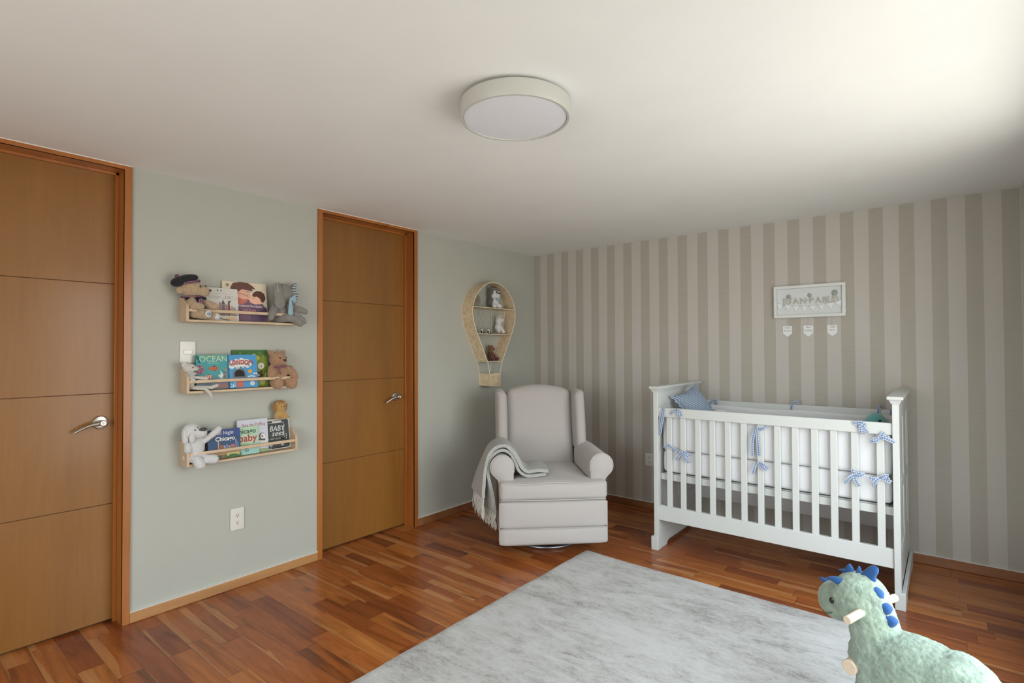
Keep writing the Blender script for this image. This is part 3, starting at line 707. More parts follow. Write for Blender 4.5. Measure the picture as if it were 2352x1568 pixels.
BOWS = [
    [[(1.746, 0.981), (1.731, 0.932), (1.721, 0.867), (1.714, 0.797)], [(1.751, 0.979), (1.745, 0.924), (1.733, 0.868), (1.724, 0.812)]],
    [[(1.798, 0.948), (1.817, 0.970), (1.848, 0.984)], [(1.848, 0.984), (1.866, 0.969), (1.874, 0.943)], [(1.852, 0.982), (1.857, 0.955), (1.859, 0.930)]],
    [[(1.748, 0.714), (1.775, 0.735), (1.813, 0.716), (1.859, 0.697)], [(1.859, 0.697), (1.896, 0.699), (1.932, 0.681)], [(1.864, 0.697), (1.891, 0.672), (1.920, 0.631)], [(1.868, 0.687), (1.849, 0.662), (1.836, 0.640)], [(1.861, 0.699), (1.891, 0.685), (1.923, 0.671)]],
    [[(2.348, 0.903), (2.332, 0.858), (2.324, 0.800), (2.324, 0.729)], [(2.351, 0.903), (2.357, 0.839), (2.363, 0.732)], [(2.356, 0.896), (2.383, 0.902), (2.400, 0.915), (2.401, 0.922)]],
    [[(2.354, 0.688), (2.340, 0.668), (2.326, 0.618)], [(2.355, 0.687), (2.380, 0.667), (2.403, 0.649)], [(2.357, 0.690), (2.394, 0.681), (2.412, 0.660)]],
    [[(2.855, 0.980), (2.876, 0.973), (2.887, 0.957)], [(2.887, 0.961), (2.894, 0.945), (2.892, 0.921)], [(2.884, 0.978), (2.909, 0.976), (2.914, 0.963)], [(2.884, 0.965), (2.909, 0.950), (2.928, 0.926)], [(2.873, 0.981), (2.898, 0.983), (2.909, 0.967), (2.894, 0.953)]],
    [[(2.937, 0.878), (2.954, 0.895), (2.976, 0.901)], [(2.972, 0.899), (2.990, 0.924), (3.000, 0.939)], [(2.976, 0.903), (3.004, 0.908), (3.048, 0.886)], [(2.976, 0.901), (3.011, 0.917), (3.024, 0.902), (3.041, 0.896)], [(2.940, 0.885), (2.961, 0.887), (2.983, 0.902)]],
    [[(2.853, 0.718), (2.859, 0.691)], [(2.821, 0.640), (2.840, 0.671), (2.862, 0.689)], [(2.860, 0.687), (2.869, 0.658), (2.883, 0.628)], [(2.862, 0.687), (2.888, 0.701), (2.911, 0.698)], [(2.862, 0.685), (2.888, 0.688), (2.906, 0.700)]],
    [[(2.927, 0.684), (2.948, 0.678), (2.977, 0.689)], [(2.948, 0.644), (2.962, 0.672), (2.980, 0.689)], [(2.977, 0.687), (3.001, 0.705), (3.018, 0.705)], [(2.980, 0.687), (3.008, 0.683), (3.030, 0.672)], [(2.984, 0.692), (3.011, 0.696), (3.015, 0.684)]],
]
BACK = [
   [[(1.796, 0.953), (1.822, 0.975), (1.848, 0.993)], [(1.859, 0.995), (1.863, 0.952)]],
   [[(2.400, 0.994), (2.392, 0.946)], [(2.397, 0.994), (2.423, 1.008), (2.446, 1.010)]],
   [[(2.907, 1.010), (2.929, 1.007)], [(2.918, 0.999), (2.915, 0.965)]],
   [[(2.983, 0.995), (2.984, 0.960)]],
]
def bow(strokes, y, sgn=-1):
    m = MB(); kx = kz = 0
    for si, st in enumerate(strokes):
        pts = smooth_path(st, 5); n = len(pts); P = []
        for i, p in enumerate(pts): P.append(Vector((p.x, y+sgn*(0.003*math.sin(PI*i/(n-1))*(1+si % 3)+0.0012*si), p.z)))
        m.ribbon(P, 0.0155 if n > 6 else 0.013, None, (0, -1, 0), widths=[0.010 if (i == 0 and si and n > 6) else 0.0185 for i in range(n)])
    return m
for st in BOWS:
    m = bow(st, YF+0.0045)
    e_ = st[-1][0]; m.ell((st[1][0][0], YF-0.001, st[1][0][1]), (0.008, 0.006, 0.008), seg=10, rings=8)
    m.build('bow', M_GING, bump, world=True)
for st in BACK: bow(st, YB-0.042).build('bow', M_GING, bump, world=True)

# gingham cushion with eared corners leaning on the headboard
def eared(name, L_, T_, R_, th_, mt, label, cat):
    L_, T_, R_ = map(Vector, (L_, T_, R_)); e1 = T_-L_; e2 = R_-T_; e2 -= e1*(e2.dot(e1)/e1.length_squared); C_ = L_+e1/2+e2/2
    nn = e1.cross(e2).normalized(); n = 28; V = []; F = []; UV = []; l1, l2 = e1.length, e2.length
    def P(u, v, s):
        au, av = abs(u), abs(v)
        uu = u*(1-0.07*(1-v*v))*(1+0.20*(au*av)**4); vv = v*(1-0.07*(1-u*u))*(1+0.20*(au*av)**4)
        t = th_*((1-au**2.5)*(1-av**2.5))**0.55*(1+0.10*noise.noise(Vector((u*3, v*3, s))))
        ru = 0.010*math.sin(u*26)*av**8+0.010*math.sin(v*26)*au**8
        return C_+e1*uu/2+e2*vv/2+nn*(s*t+ru)
    for s in (-1, 1):
        b = len(V)
        for j in range(n+1):
            for i in range(n+1): V.append(P(2*i/n-1, 2*j/n-1, s))
        for j in range(n):
            for i in range(n):
                a = b+j*(n+1)+i; F.append((a, a+1, a+n+2, a+n+1)); q = lambda ii, jj: (ii/n*l1, jj/n*l2); UV.append([q(i, j), q(i+1, j), q(i+1, j+1), q(i, j+1)])
    m = MB(); m.add(V, F, 0, UV); t = thing(name, label, cat, tuple(C_)); m.build('cushion_cover', mt, t, world=True, recalc=False, sharp=80)
    return t
eared('gingham_pillow', (1.730, -0.655, 1.045), (1.808, -0.43, 1.120), (1.948, -0.47, 0.890), 0.060, M_GINGP, 'small blue gingham cushion with pointed corners leaning on the crib headboard', 'cushion')
w = thing('plush_whale', 'turquoise plush whale peeking over the rail at the right end of the crib', 'soft toy', (2.925, -0.40, 0.67))
M_TURQ = plush('turquoise_plush', (0.12, 0.42, 0.42, 1), 120, 0.002)
blob('body', [('e', (2.928, -0.44, 0.838), (0.082, 0.15, 0.164)), ('e', (2.90, -0.50, 0.76), (0.05, 0.06, 0.07))], M_TURQ, w, 0.007, 8)
MB().ell((2.956, -0.534, 0.962), 0.008).build('eye', plain('toy_eye_black', (0.01, 0.01, 0.01, 1), rough=0.15), w, world=True)
rc = thing('round_cushion', 'white rounded cushion in the crib beside the gingham cushion', 'cushion', (2.03, -0.5, 0.665))
MB().cushion(1.955, 2.09, -0.60, -0.44, 0.668, 0.962, r=0.065, n=14).build('cover', M_MUSLIN, rc, world=True)

# ================================================================== NAME SIGN
sg = thing('name_sign', 'white shadow box frame with a first name in grey letters and paper bunting', 'framed sign', (2.497, 0, 1.7385))
sx0, sx1, sz0, sz1 = 2.266, 2.728, 1.621, 1.857; fw_ = 0.021
m = MB(); m.box(sx0, sx1, -0.032, -0.001, sz1-fw_, sz1); m.box(sx0, sx1, -0.032, -0.001, sz0, sz0+fw_); m.box(sx0, sx0+fw_, -0.032, -0.001, sz0+fw_, sz1-fw_); m.box(sx1-fw_, sx1, -0.032, -0.001, sz0+fw_, sz1-fw_)
m.build('frame', M_FRAMEW, sg, world=True, bevel=0.0015)
M_BACKB = plain('sign_backing', (0.66, 0.69, 0.69, 1), rough=0.6)
MB().box(sx0+0.01, sx1-0.01, -0.008, -0.001, sz0+0.01, sz1-0.01).build('backing_board', M_BACKB, sg, world=True)
M_LET = plain('letter_pewter', (0.47, 0.455, 0.385, 1), rough=0.5)
m = MB(); f = lambda a, b, c: (2.322+a, -0.0135-c, 1.722+b)
for ch_, x_ in zip('JUAN\u00b7PABLO', (0.004, 0.022, 0.072, 0.116, 0.158, 0.178, 0.217, 0.261, 0.293, 0.317)):
    m.text(ch_, 0.062, lambda a, b, c, x_=x_: f(a*0.93+x_, b, c), align='LEFT', extrude=0.003)
for x_, w_, zz in ((0.004, 0.018, 0.0435), (0.022, 0.014, 0.0435), (0.055, 0.014, 0.0435), (0.293, 0.012, 0.0435)):
    m.box(2.322+x_, 2.322+x_+w_, -0.0165, -0.0105, 1.722+zz-0.0009, 1.722+zz+0.0018)
m.build('lettering', M_LET, sg, world=True)
M_BUNT = plain('bunting_paper', (0.78, 0.80, 0.80, 1), rough=0.7); M_STRG = plain('grey_string', (0.42, 0.41, 0.36, 1), rough=0.8)
m = MB(); sag = lambda t: 1.7315-0.030*(1-(2*t-1)**2)+0.004*t
m.tube([(sx0+fw_+0.0*i+(sx1-sx0-2*fw_)*i/24, -0.012, sag(i/24)) for i in range(25)], 0.0011, 6); strg = m.build('bunting_string', M_STRG, sg, world=True)
for k in range(8):
    t = 0.05+0.128*k; x = sx0+fw_+(sx1-sx0-2*fw_)*t; z = sag(t); dzdx = (sag(t+0.05)-sag(t-0.05))/((sx1-sx0-2*fw_)*0.1)
    hw = 0.0215; m = MB(); m.prism([(x-hw, z-hw*dzdx), (x+hw, z+hw*dzdx), (x+0.042*dzdx, z-0.044)], lambda a, b, t_: (a, t_, b), -0.0145, -0.0130); m.build('bunting_flag', M_BUNT, strg, world=True)
M_BG = plain('balloon_grey', (0.33, 0.36, 0.34, 1), rough=0.5); M_BB = plain('balloon_sand', (0.50, 0.47, 0.38, 1), rough=0.5)
for (x, z, r, s2) in ((2.366, 1.779, 0.0135, 0), (2.503, 1.781, 0.013, 0), (2.660, 1.788, 0.018, 1)):
    m = MB(); m.ell((x, -0.016, z), (r, r*0.5, r*1.12), seg=18, rings=12)
    m.tube([(x, -0.016, z-r), (x+0.004, -0.016, z-r*1.7), (x, -0.016, z-r*2.5)], 0.0006, 5)
    m.ell((x, -0.016, z-r*2.6), (0.0040, 0.003, 0.0030), seg=8, rings=6)
    if s2: m.ell((x-0.002, -0.0145, z-0.026), (0.014, 0.004, 0.012), seg=16, rings=10, mat=1)
    m.build('balloon_ornament', [M_BG, M_BB], sg, world=True)
M_INK = plain('handwriting_ink', (0.10, 0.10, 0.10, 1), rough=0.6)
for (x, l1, l2, pos) in ((2.352, 'Fecha', '20-07-22', 'leftmost'), (2.490, 'Peso', '2-980 kg', 'middle'), (2.641, 'Talla', '49 cm', 'rightmost')):
    t = thing('pennant_tag', '%s of the three small white pennant tags hanging below the name sign' % pos, 'tag', (x, 0, 1.56), group='pennant tags under the name sign')
    tg = MB(); tg.prism([(x-0.031, 1.562), (x+0.031, 1.560), (x+0.031, 1.505), (x, 1.480), (x-0.031, 1.506)], lambda a, b, t_: (a, t_, b), -0.0052, -0.0022)
    tg.build('card', M_BUNT, t, world=True)
    MB().tube([(x-0.002, -0.004, 1.560), (x, -0.005, 1.60), (x+0.001, -0.006, 1.622)], 0.0006, 5).build('hanging_thread', M_STRG, t, world=True)
    k = MB(); g_ = lambda a, b, c: (x+a, -0.0054, 1.543+b); k.text(l1, 0.017, g_, shear=0.35); k.text(l2, 0.014, lambda a, b, c: (x+a, -0.0054, 1.521+b), shear=0.15)
    k.build('handwriting', M_INK, t, world=True)

# ================================================================== ROCKING DINOSAUR
DL = (3.0440, -2.0132, 0.0); DR = math.atan2(0.352045, -0.935983)
dn = thing('rocking_dinosaur', 'mint green plush rocking dinosaur with blue horns and wooden handles on the rug', 'rocking toy', DL, (0, 0, DR))
M_MINT = plain('mint_plush', (0.325, 0.415, 0.315, 1), rough=0.95, sheen=0.4, var=0.26, nscale=26, bump=1.0, bdist=0.010, spec=0.1)
M_MUZ = plain('sage_velvet', (0.24, 0.295, 0.225, 1), rough=0.85, sheen=0.3, var=0.10, nscale=30, bump=0.3, bdist=0.002, spec=0.15)
M_BLUE = plain('blue_felt', (0.024, 0.085, 0.235, 1), rough=0.9, sheen=0.2, var=0.10, nscale=60, bump=0.3, bdist=0.001, spec=0.2)
M_EYE = plain('glossy_toy_eye', (0.012, 0.012, 0.012, 1), rough=0.12)
M_THREAD = plain('dark_thread', (0.05, 0.06, 0.05, 1), rough=0.8)
S = 'c'
blob('body', [('e', (0.038, 0, 0.457), (0.098, 0.092, 0.098)), ('c', (0.008, 0, 0.43), (-0.035, 0, 0.27), 0.079, 0.090), ('c', (-0.03, 0, 0.27), (-0.26, 0, 0.275), 0.105, 0.122),
    ('e', (-0.155, 0, 0.262), (0.21, 0.125, 0.138)), ('e', (-0.26, 0, 0.27), (0.105, 0.12, 0.130)),
    ('c', (-0.03, 0.052, 0.22), (-0.015, 0.068, 0.115), 0.055, 0.045), ('c', (-0.03, -0.052, 0.22), (-0.015, -0.068, 0.115), 0.055, 0.045),
    ('c', (-0.27, 0.075, 0.22), (-0.29, 0.095, 0.115), 0.06, 0.048), ('c', (-0.27, -0.075, 0.22), (-0.29, -0.095, 0.115), 0.06, 0.048),
    ('c', (-0.33, 0, 0.24), (-0.47, 0, 0.20), 0.075, 0.025)], M_MINT, dn, 0.0042, 7, 0.009, 0.012, world=False)
mz = blob('muzzle', [('e', (0.112, 0, 0.424), (0.078, 0.076, 0.074)), ('e', (0.082, 0, 0.452), (0.056, 0.086, 0.070))], M_MUZ, dn, 0.005, 6, 0.003, 0.02, world=False)
for s in (1, -1):
    MB().ell((0.100, s*0.0825, 0.447), (0.0085, 0.005, 0.0115), seg=16, rings=12).build('eye', M_EYE, mz)
m = MB(); m.tube([(0.112+0.0795*math.cos(math.radians(f))*math.cos(math.radians(a)), 0.0775*math.cos(math.radians(f))*math.sin(math.radians(a)), 0.424+0.0755*math.sin(math.radians(f))) for a, f in ((52, -33), (62, -36), (74, -34), (86, -28), (96, -20))], 0.0013, 6)
m.build('mouth_stitch', M_THREAD, mz)
def horn(base, tip, r, name='horn'):
    b = Vector(base); t = Vector(tip); d = t-b; pts = []; rs = []
    for i in range(9): f = i/8; pts.append(b-d*0.25+d*1.25*f+Vector((0, 0, 0.008*math.sin(PI*f)))); rs.append(max(0.0012, r*(1-f**1.5)**0.8))
    MB().tube(pts, rs, 14).build(name, M_BLUE, dn)
horn((0.082, 0.048, 0.508), (0.132, 0.064, 0.515), 0.018)
horn((0.085, -0.045, 0.510), (0.140, -0.040, 0.522), 0.016)
horn((0.150, 0.0, 0.455), (0.192, 0.004, 0.485), 0.016)
def fin(poly, th=0.013, tt=0.0):
    c = Vector((sum(p[0] for p in poly)/len(poly), sum(p[1] for p in poly)/len(poly))); n = len(poly); V = []; F = []
    pts = smooth_path([tuple(p) for p in poly]+[tuple(poly[0])], 4)[:-1]; n = len(pts)
    for k, t in ((1.0, 0), (0.86, th*0.36), (0.5, th*0.5)):
        for p in pts: V.append((c.x+(p.x-c.x)*k, tt+t, c.y+(p.z-c.y)*k))
    for k, t in ((0.86, th*0.36), (0.5, th*0.5)):
        for p in pts: V.append((c.x+(p.x-c.x)*k, tt-t, c.y+(p.z-c.y)*k))
    def band(a, b):
        for i in range(n): j = (i+1) % n; F.append((a*n+i, a*n+j, b*n+j, b*n+i))
    band(0, 1); band(1, 2); band(0, 3); band(3, 4); F.append(tuple(2*n+i for i in range(n))); F.append(tuple(4*n+i for i in range(n)))
    m = MB(); m.add(V, F); m.build('back_spike', M_BLUE, dn, sharp=70)
fin([(0.098, 0.530), (0.092, 0.556), (0.077, 0.576), (0.066, 0.566), (0.058, 0.545), (0.075, 0.530)])
fin([(0.058, 0.540), (0.052, 0.562), (0.043, 0.580), (0.036, 0.565), (0.034, 0.545), (0.045, 0.535)])
fin([(0.044, 0.543), (0.020, 0.575), (-0.002, 0.596), (-0.022, 0.596), (-0.024, 0.578), (-0.016, 0.560), (-0.012, 0.530), (0.010, 0.520)], 0.018)
for (a, b) in (((-0.003, 0.532), (-0.042, 0.486)), ((-0.042, 0.486), (-0.062, 0.446)), ((-0.060, 0.446), (-0.078, 0.410))):
    A = Vector(a); B = Vector(b); d = B-A; nn = Vector((d.y, -d.x)).normalized()*-1
    if nn.x > 0: nn = -nn
    fin([tuple(A), tuple(A+d*0.3+nn*0.017), tuple(A+d*0.72+nn*0.021), tuple(B+nn*0.004), tuple(B-nn*0.012), tuple(A-nn*0.012)], 0.034, 0.018)
for s in (1, -1):
    MB().cyl((0, s*0.055, 0.444), (0, s*0.168, 0.438), 0.0140, 28).build('handle', M_PEG, dn, bevel=0.002)
    MB().cyl((0.030, s*0.04, 0.240), (0.030, s*0.104, 0.239), 0.026, 28).build('foot_peg', M_PEG, dn, bevel=0.003)
    rk = MB(); P_ = []
    for i in range(21): x = -0.46+0.46*i/20; P_.append((x, 0.026+0.62*(x+0.15)**2*0.9))
    rk.prism([(x, z+0.0) for x, z in P_]+[(x, z+0.050) for x, z in P_[::-1]], lambda a, b, t: (a, t, b), s*0.105-0.012, s*0.105+0.012)
    rk.build('rocker', M_PEG, dn, bevel=0.003)

# ================================================================== WALL SHELVES (local x = along the wall, -y = out into the room)
def make_shelf(label, y0, z0, w=0.632):
    t = thing('wall_shelf', label, 'shelf', (0, y0+w/2, z0), (0, 0, PI/2), 'beech book ledges on the green wall'); hw = w/2; D = 0.102
    pr = [(0, 0), (D, 0), (D, 0.083), (D-0.006, 0.093), (D-0.020, 0.103), (D-0.034, 0.116), (D-0.044, 0.129), (D-0.060, 0.135), (0, 0.135)]
    for s in (-1, 1): MB().prism(pr, lambda a, b, q: (q, -a, b), *sorted((s*hw, s*(hw-0.0155)))).build('end_panel', M_PINEZ, t, bevel=0.0015)
    MB().box(-hw+0.0155, hw-0.0155, -D+0.002, -0.001, 0.0, 0.0125).build('bottom_board', M_PINE, t, bevel=0.001)
    MB().box(-hw+0.0155, hw-0.0155, -D+0.002, -D+0.014, 0.0555, 0.0725).build('front_rail', M_PINE, t, bevel=0.002)
    MB().box(-hw+0.0155, hw-0.0155, -0.010, -0.001, 0.0125, 0.045).build('back_rail', M_PINE, t, bevel=0.001)
    return t
sh1 = make_shelf('top one of three pale beech book ledges on the green wall', -3.263, 1.5525)
sh2 = make_shelf('middle one of three pale beech book ledges, right below the light switch', -3.259, 1.1630)
sh3 = make_shelf('lowest of three pale beech book ledges, above the wall socket', -3.257, 0.7690)
F1, F2, F3 = 1.565, 1.1755, 0.7815      # top of each shelf board

M_PAGE = plain('page_edges', (0.72, 0.68, 0.58, 1), rough=0.8)
_cm = {}
def C(r, g, b):
    k = (r, g, b)
    if k not in _cm: _cm[k] = plain('print_%02x%02x%02x' % k, srgb(r, g, b), rough=0.45, var=0.0, coat=0.0, spec=0.3)
    return _cm[k]
class Book:
    def __init__(s, label, yl, yr, z0, h, x, lean, th=0.011, base=(255, 255, 255), name='picture_book', group='picture books on the wall ledges', nopages=False):
        s.w = yr-yl; s.h = h; s.th = th; s.mats = [C(*base)]; s.mb = MB(); s.lay = 0
        s.t = thing(name, label, 'book', (x, (yl+yr)/2, z0+0.0015+th/2*math.sin(lean)), (-lean, 0, PI/2), group)
        w, t = s.w, th
        s.mb.box(-w/2, w/2, -t/2, -t/2+0.0018, 0, h); s.mb.box(-w/2, w/2, t/2-0.0018, t/2, 0, h); s.mb.box(-w/2, -w/2+0.0018, -t/2, t/2, 0, h)
        MB().box(-w/2+0.0017, w/2-0.003, -t/2+0.0017, t/2-0.0017, 0.003, h-0.003).build('pages', M_PAGE, s.t)
    def m(s, c):
        k = C(*c)
        if k not in s.mats: s.mats.append(k)
        return s.mats.index(k)
    def F(s, a, b, l): return (-s.w/2+a*s.w, -s.th/2-0.00015-0.00012*l, b*s.h)
    def poly(s, pts, c, l=1):
        n = len(pts); s.mb.add([s.F(max(0, min(1, a)), max(0, min(1, b)), l) for a, b in pts], [tuple(range(n))], s.m(c)); return s
    def rect(s, a0, b0, a1, b1, c, l=1): return s.poly([(a0, b0), (a1, b0), (a1, b1), (a0, b1)], c, l)
    def disc(s, a, b, ra, rb, c, l=2, n=20, a0=0, a1=360):
        return s.poly([(a+ra*math.cos(math.radians(a0+(a1-a0)*k/n)), b+rb*math.sin(math.radians(a0+(a1-a0)*k/n))) for k in range(n if a1-a0 == 360 else n+1)], c, l)
    def line(s, pts, wd, c, l=3):
        for (p, q) in zip(pts[:-1], pts[1:]):
            dx, dy = (q[0]-p[0])*s.w, (q[1]-p[1])*s.h; L = math.hypot(dx, dy) or 1; nx, ny = -dy/L*wd/2/s.w, dx/L*wd/2/s.h
            s.poly([(p[0]+nx, p[1]+ny), (q[0]+nx, q[1]+ny), (q[0]-nx, q[1]-ny), (p[0]-nx, p[1]-ny)], c, l)
        return s
    def text(s, body, a, b, size, c, l=4, shear=0, bold=0, sx=1.0, align='CENTER'):
        s.mb.text(body, size, lambda x, y, z: (-s.w/2+a*s.w+x, -s.th/2-0.00015-0.00012*l, b*s.h+y), s.m(c), align=align, shear=shear, bold=bold, sx=sx); return s
    def done(s): s.mb.build('cover', s.mats, s.t, recalc=False, flat=True); return s.t
R_ = random.Random(5)
# --- top ledge
b = Book('pink and cream picture book with a bearded parent kissing a child, on the top ledge', -3.046, -2.785, F1, 0.238, 0.034, 0.13, base=(214, 200, 178), th=0.012)
for (x, y) in ((0.12, 0.90), (0.90, 0.62), (0.84, 0.43), (0.10, 0.55)): b.poly([(x-0.045, y), (x, y+0.045), (x+0.045, y), (x, y-0.045)], (120, 112, 84), 2).disc(x, y, 0.012, 0.012, (190, 170, 120), 3)
b.poly([(0.20, 0.0), (1, 0), (1, 0.10), (0.90, 0.48), (0.74, 0.52), (0.55, 0.56), (0.42, 0.58), (0.28, 0.55), (0.12, 0.50), (0.0, 0.42), (0, 0)], (122, 92, 112), 2)
b.poly([(0.24, 0.52), (0.22, 0.66), (0.26, 0.82), (0.40, 0.86), (0.56, 0.80), (0.62, 0.66), (0.56, 0.56), (0.44, 0.46), (0.32, 0.46)], (222, 170, 146), 3)
b.poly([(0.20, 0.60), (0.30, 0.62), (0.46, 0.56), (0.58, 0.58), (0.52, 0.50), (0.44, 0.44), (0.30, 0.44), (0.22, 0.50)], (190, 112, 98), 4)
b.poly([(0.20, 0.66), (0.18, 0.84), (0.24, 0.96), (0.40, 1.0), (0.58, 0.99), (0.70, 0.90), (0.74, 0.84), (0.66, 0.84), (0.68, 0.78), (0.56, 0.80), (0.44, 0.82), (0.36, 0.76), (0.28, 0.78), (0.26, 0.66)], (104, 70, 62), 5)
b.line([(0.28, 0.74), (0.52, 0.67), (0.56, 0.64)], 0.0022, (60, 40, 36), 6).disc(0.585, 0.655, 0.035, 0.045, (176, 120, 96), 6).disc(0.585, 0.655, 0.027, 0.036, (226, 176, 152), 7).line([(0.52, 0.755), (0.57, 0.77), (0.62, 0.745)], 0.003, (92, 58, 50), 6)
b.poly([(0.60, 0.50), (0.60, 0.62), (0.66, 0.72), (0.82, 0.68), (0.90, 0.58), (0.82, 0.46), (0.70, 0.45)], (234, 184, 158), 8)
b.poly([(0.66, 0.66), (0.68, 0.74), (0.76, 0.80), (0.86, 0.80), (0.94, 0.74), (0.97, 0.62), (0.92, 0.52), (0.86, 0.50), (0.84, 0.60), (0.76, 0.66), (0.72, 0.64)], (90, 58, 50), 9)
b.line([(0.66, 0.60), (0.70, 0.61)], 0.0026, (92, 58, 50), 9).disc(0.85, 0.50, 0.03, 0.04, (232, 176, 150), 10)
b.poly([(0.60, 0.30), (0.58, 0.46), (0.70, 0.46), (0.86, 0.46), (0.98, 0.36), (1, 0.2), (1, 0), (0.6, 0)], (102, 80, 104), 7)
b.text('mis Primeras Navidades', 0.545, 0.370, 0.0215, (238, 226, 222), 11, sx=0.84).text('con pap\u00e1', 0.58, 0.272, 0.0215, (226, 150, 160), 11)
b.done()
b = Book('white alphabet picture book with a grey skyline tower, behind the capped bear', -3.157, -2.966, F1, 0.190, 0.050, 0.13, base=(208, 205, 196))
for x in (0.42, 0.52): b.poly([(x-0.012, 0.90), (x+0.016, 0.90), (x+0.008, 0.955), (x-0.012, 0.955)], (30, 30, 30))
b.line([(0.30, 0.83), (0.66, 0.82)], 0.0012, (150, 150, 146)).text('Chicago', 0.27, 0.68, 0.028, (128, 126, 120), sx=0.95, bold=-0.0006).text('ABC\'s', 0.78, 0.66, 0.029, (128, 126, 120), sx=0.95, bold=-0.0006)
for (x, w_, h_, c) in ((0.36, 0.07, 0.30, (196, 158, 148)), (0.44, 0.06, 0.40, (176, 128, 120)), (0.51, 0.11, 0.36, (96, 96, 104)), (0.63, 0.06, 0.34, (186, 116, 110)), (0.70, 0.05, 0.44, (92, 70, 74)), (0.77, 0.07, 0.30, (190, 150, 138)), (0.84, 0.08, 0.26, (150, 168, 158))): b.rect(x, 0.16, x+w_, 0.16+h_, c, 2)
b.poly([(0.52, 0.52), (0.61, 0.52), (0.585, 0.60), (0.57, 0.62), (0.565, 0.72), (0.56, 0.62), (0.54, 0.60)], (92, 92, 100), 3).poly([(0.69, 0.58), (0.77, 0.62), (0.80, 0.59), (0.74, 0.57)], (70, 56, 58), 3)
for k in range(12): b.line([(0.515, 0.19+0.028*k), (0.615, 0.19+0.028*k)], 0.0011, (200, 198, 196), 4)
for k in range(16): x = 0.30+0.043*k; b.disc(x, 0.17+0.01*(k % 2), 0.018, 0.022, (112, 116, 92), 5, 8)
b.line([(0.30, 0.12), (0.55, 0.04), (0.72, 0.02)], 0.006, (120, 110, 78), 5).poly([(0.60, 0.02), (0.95, 0.04), (0.90, 0.12), (0.66, 0.10)], (212, 180, 140), 4)
b.done()
# --- middle ledge
b = Book('green picture book with yellow blossoms standing behind the blue board book', -2.987, -2.778, F2, 0.222, 0.036, 0.13, base=(116, 136, 52), th=0.012)
b.rect(0, 0.86, 1, 1, (62, 106, 52), 1); 
for k in range(30): b.disc(R_.uniform(0.2, 0.98), R_.uniform(0.82, 0.93), 0.03, 0.02, R_.choice([(96, 130, 50), (120, 146, 60), (70, 112, 52)]), 2, 8)
for (x, y) in ((0.60, 0.84), (0.70, 0.78), (0.63, 0.72)): b.disc(x, y, 0.065, 0.06, (206, 186, 50), 4, 14).disc(x, y, 0.015, 0.014, (150, 130, 40), 5, 8)
b.disc(0.79, 0.56, 0.095, 0.088, (224, 222, 210), 4).disc(0.79, 0.56, 0.070, 0.064, (120, 128, 108), 5).disc(0.79, 0.56, 0.062, 0.057, (222, 220, 208), 6).poly([(0.75, 0.55), (0.78, 0.55), (0.81, 0.59), (0.81, 0.52), (0.78, 0.565)], (60, 60, 54), 7)
b.poly([(0.60, 0.34), (0.66, 0.42), (0.72, 0.40), (0.84, 0.46), (0.80, 0.36), (0.84, 0.30), (0.74, 0.22), (0.64, 0.24)], (70, 62, 48), 4).disc(0.70, 0.31, 0.035, 0.03, (206, 200, 180), 5).disc(0.705, 0.31, 0.012, 0.012, (20, 20, 18), 6)
b.poly([(0.86, 0.24), (0.90, 0.36), (0.94, 0.34), (0.88, 0.22)], (196, 200, 150), 5).disc(0.80, 0.12, 0.09, 0.07, (160, 160, 96), 4)
b.done()
b = Book('teal ocean picture book with fish and pink coral on the middle ledge', -3.194, -3.021, F2, 0.196, 0.058, 0.13, base=(72, 150, 152))
b.rect(0, 0, 1, 0.22, (108, 122, 132), 1).rect(0, 0.22, 1, 0.40, (84, 138, 148), 1).rect(0, 0.88, 1, 1, (98, 156, 142), 1)
b.text('OCEAN', 0.54, 0.80, 0.0445, (190, 208, 168), 5, sx=0.98).line([(0.36, 0.745), (0.5, 0.765), (0.70, 0.74)], 0.0025, (170, 206, 190), 5)
b.poly([(0.03, 1), (0.0, 0.9), (0.1, 0.82), (0.05, 0.78), (0.14, 0.76), (0.10, 0.94)], (26, 92, 92), 3)
for k in range(46):
    a = R_.uniform(0, 2*PI); r = R_.random()**0.5; b.disc(0.10+0.12*r*math.cos(a), 0.56+0.14*r*math.sin(a), 0.022, 0.019, R_.choice([(196, 84, 104), (208, 110, 120), (178, 70, 110), (150, 78, 130)]), 4+k % 3, 8)
for k in range(40):
    a = R_.uniform(0, 2*PI); r = R_.random()**0.5; b.disc(0.92+0.08*r*math.cos(a), 0.45+0.20*r*math.sin(a), 0.020, 0.017, R_.choice([(176, 140, 136), (150, 130, 120), (110, 110, 92)]), 4+k % 3, 8)
def fish(b, x, y, w_, h_, c, c2, tail=-1):
    b.disc(x, y, w_, h_, c, 5).poly([(x+tail*w_*0.8, y), (x+tail*w_*1.5, y+h_*0.8), (x+tail*w_*1.35, y), (x+tail*w_*1.5, y-h_*0.8)], c, 5)
    b.poly([(x-w_*0.4, y+h_*0.8), (x+w_*0.1, y+h_*1.35), (x+w_*0.4, y+h_*0.8)], c2, 5).poly([(x-w_*0.2, y-h_*0.8), (x+w_*0.2, y-h_*1.4), (x+w_*0.4, y-h_*0.8)], c2, 5).disc(x+w_*0.6*-tail, y+h_*0.15, 0.012, 0.011, (24, 22, 20), 6, 8)
fish(b, 0.55, 0.60, 0.13, 0.062, (180, 96, 58), (60, 40, 34)); fish(b, 0.37, 0.36, 0.12, 0.055, (196, 104, 72), (40, 44, 48))
for k in (-0.06, 0.0, 0.06): b.poly([(0.37+k-0.01, 0.31), (0.37+k+0.008, 0.31), (0.37+k+0.012, 0.41), (0.37+k-0.006, 0.41)], (228, 220, 208), 6)
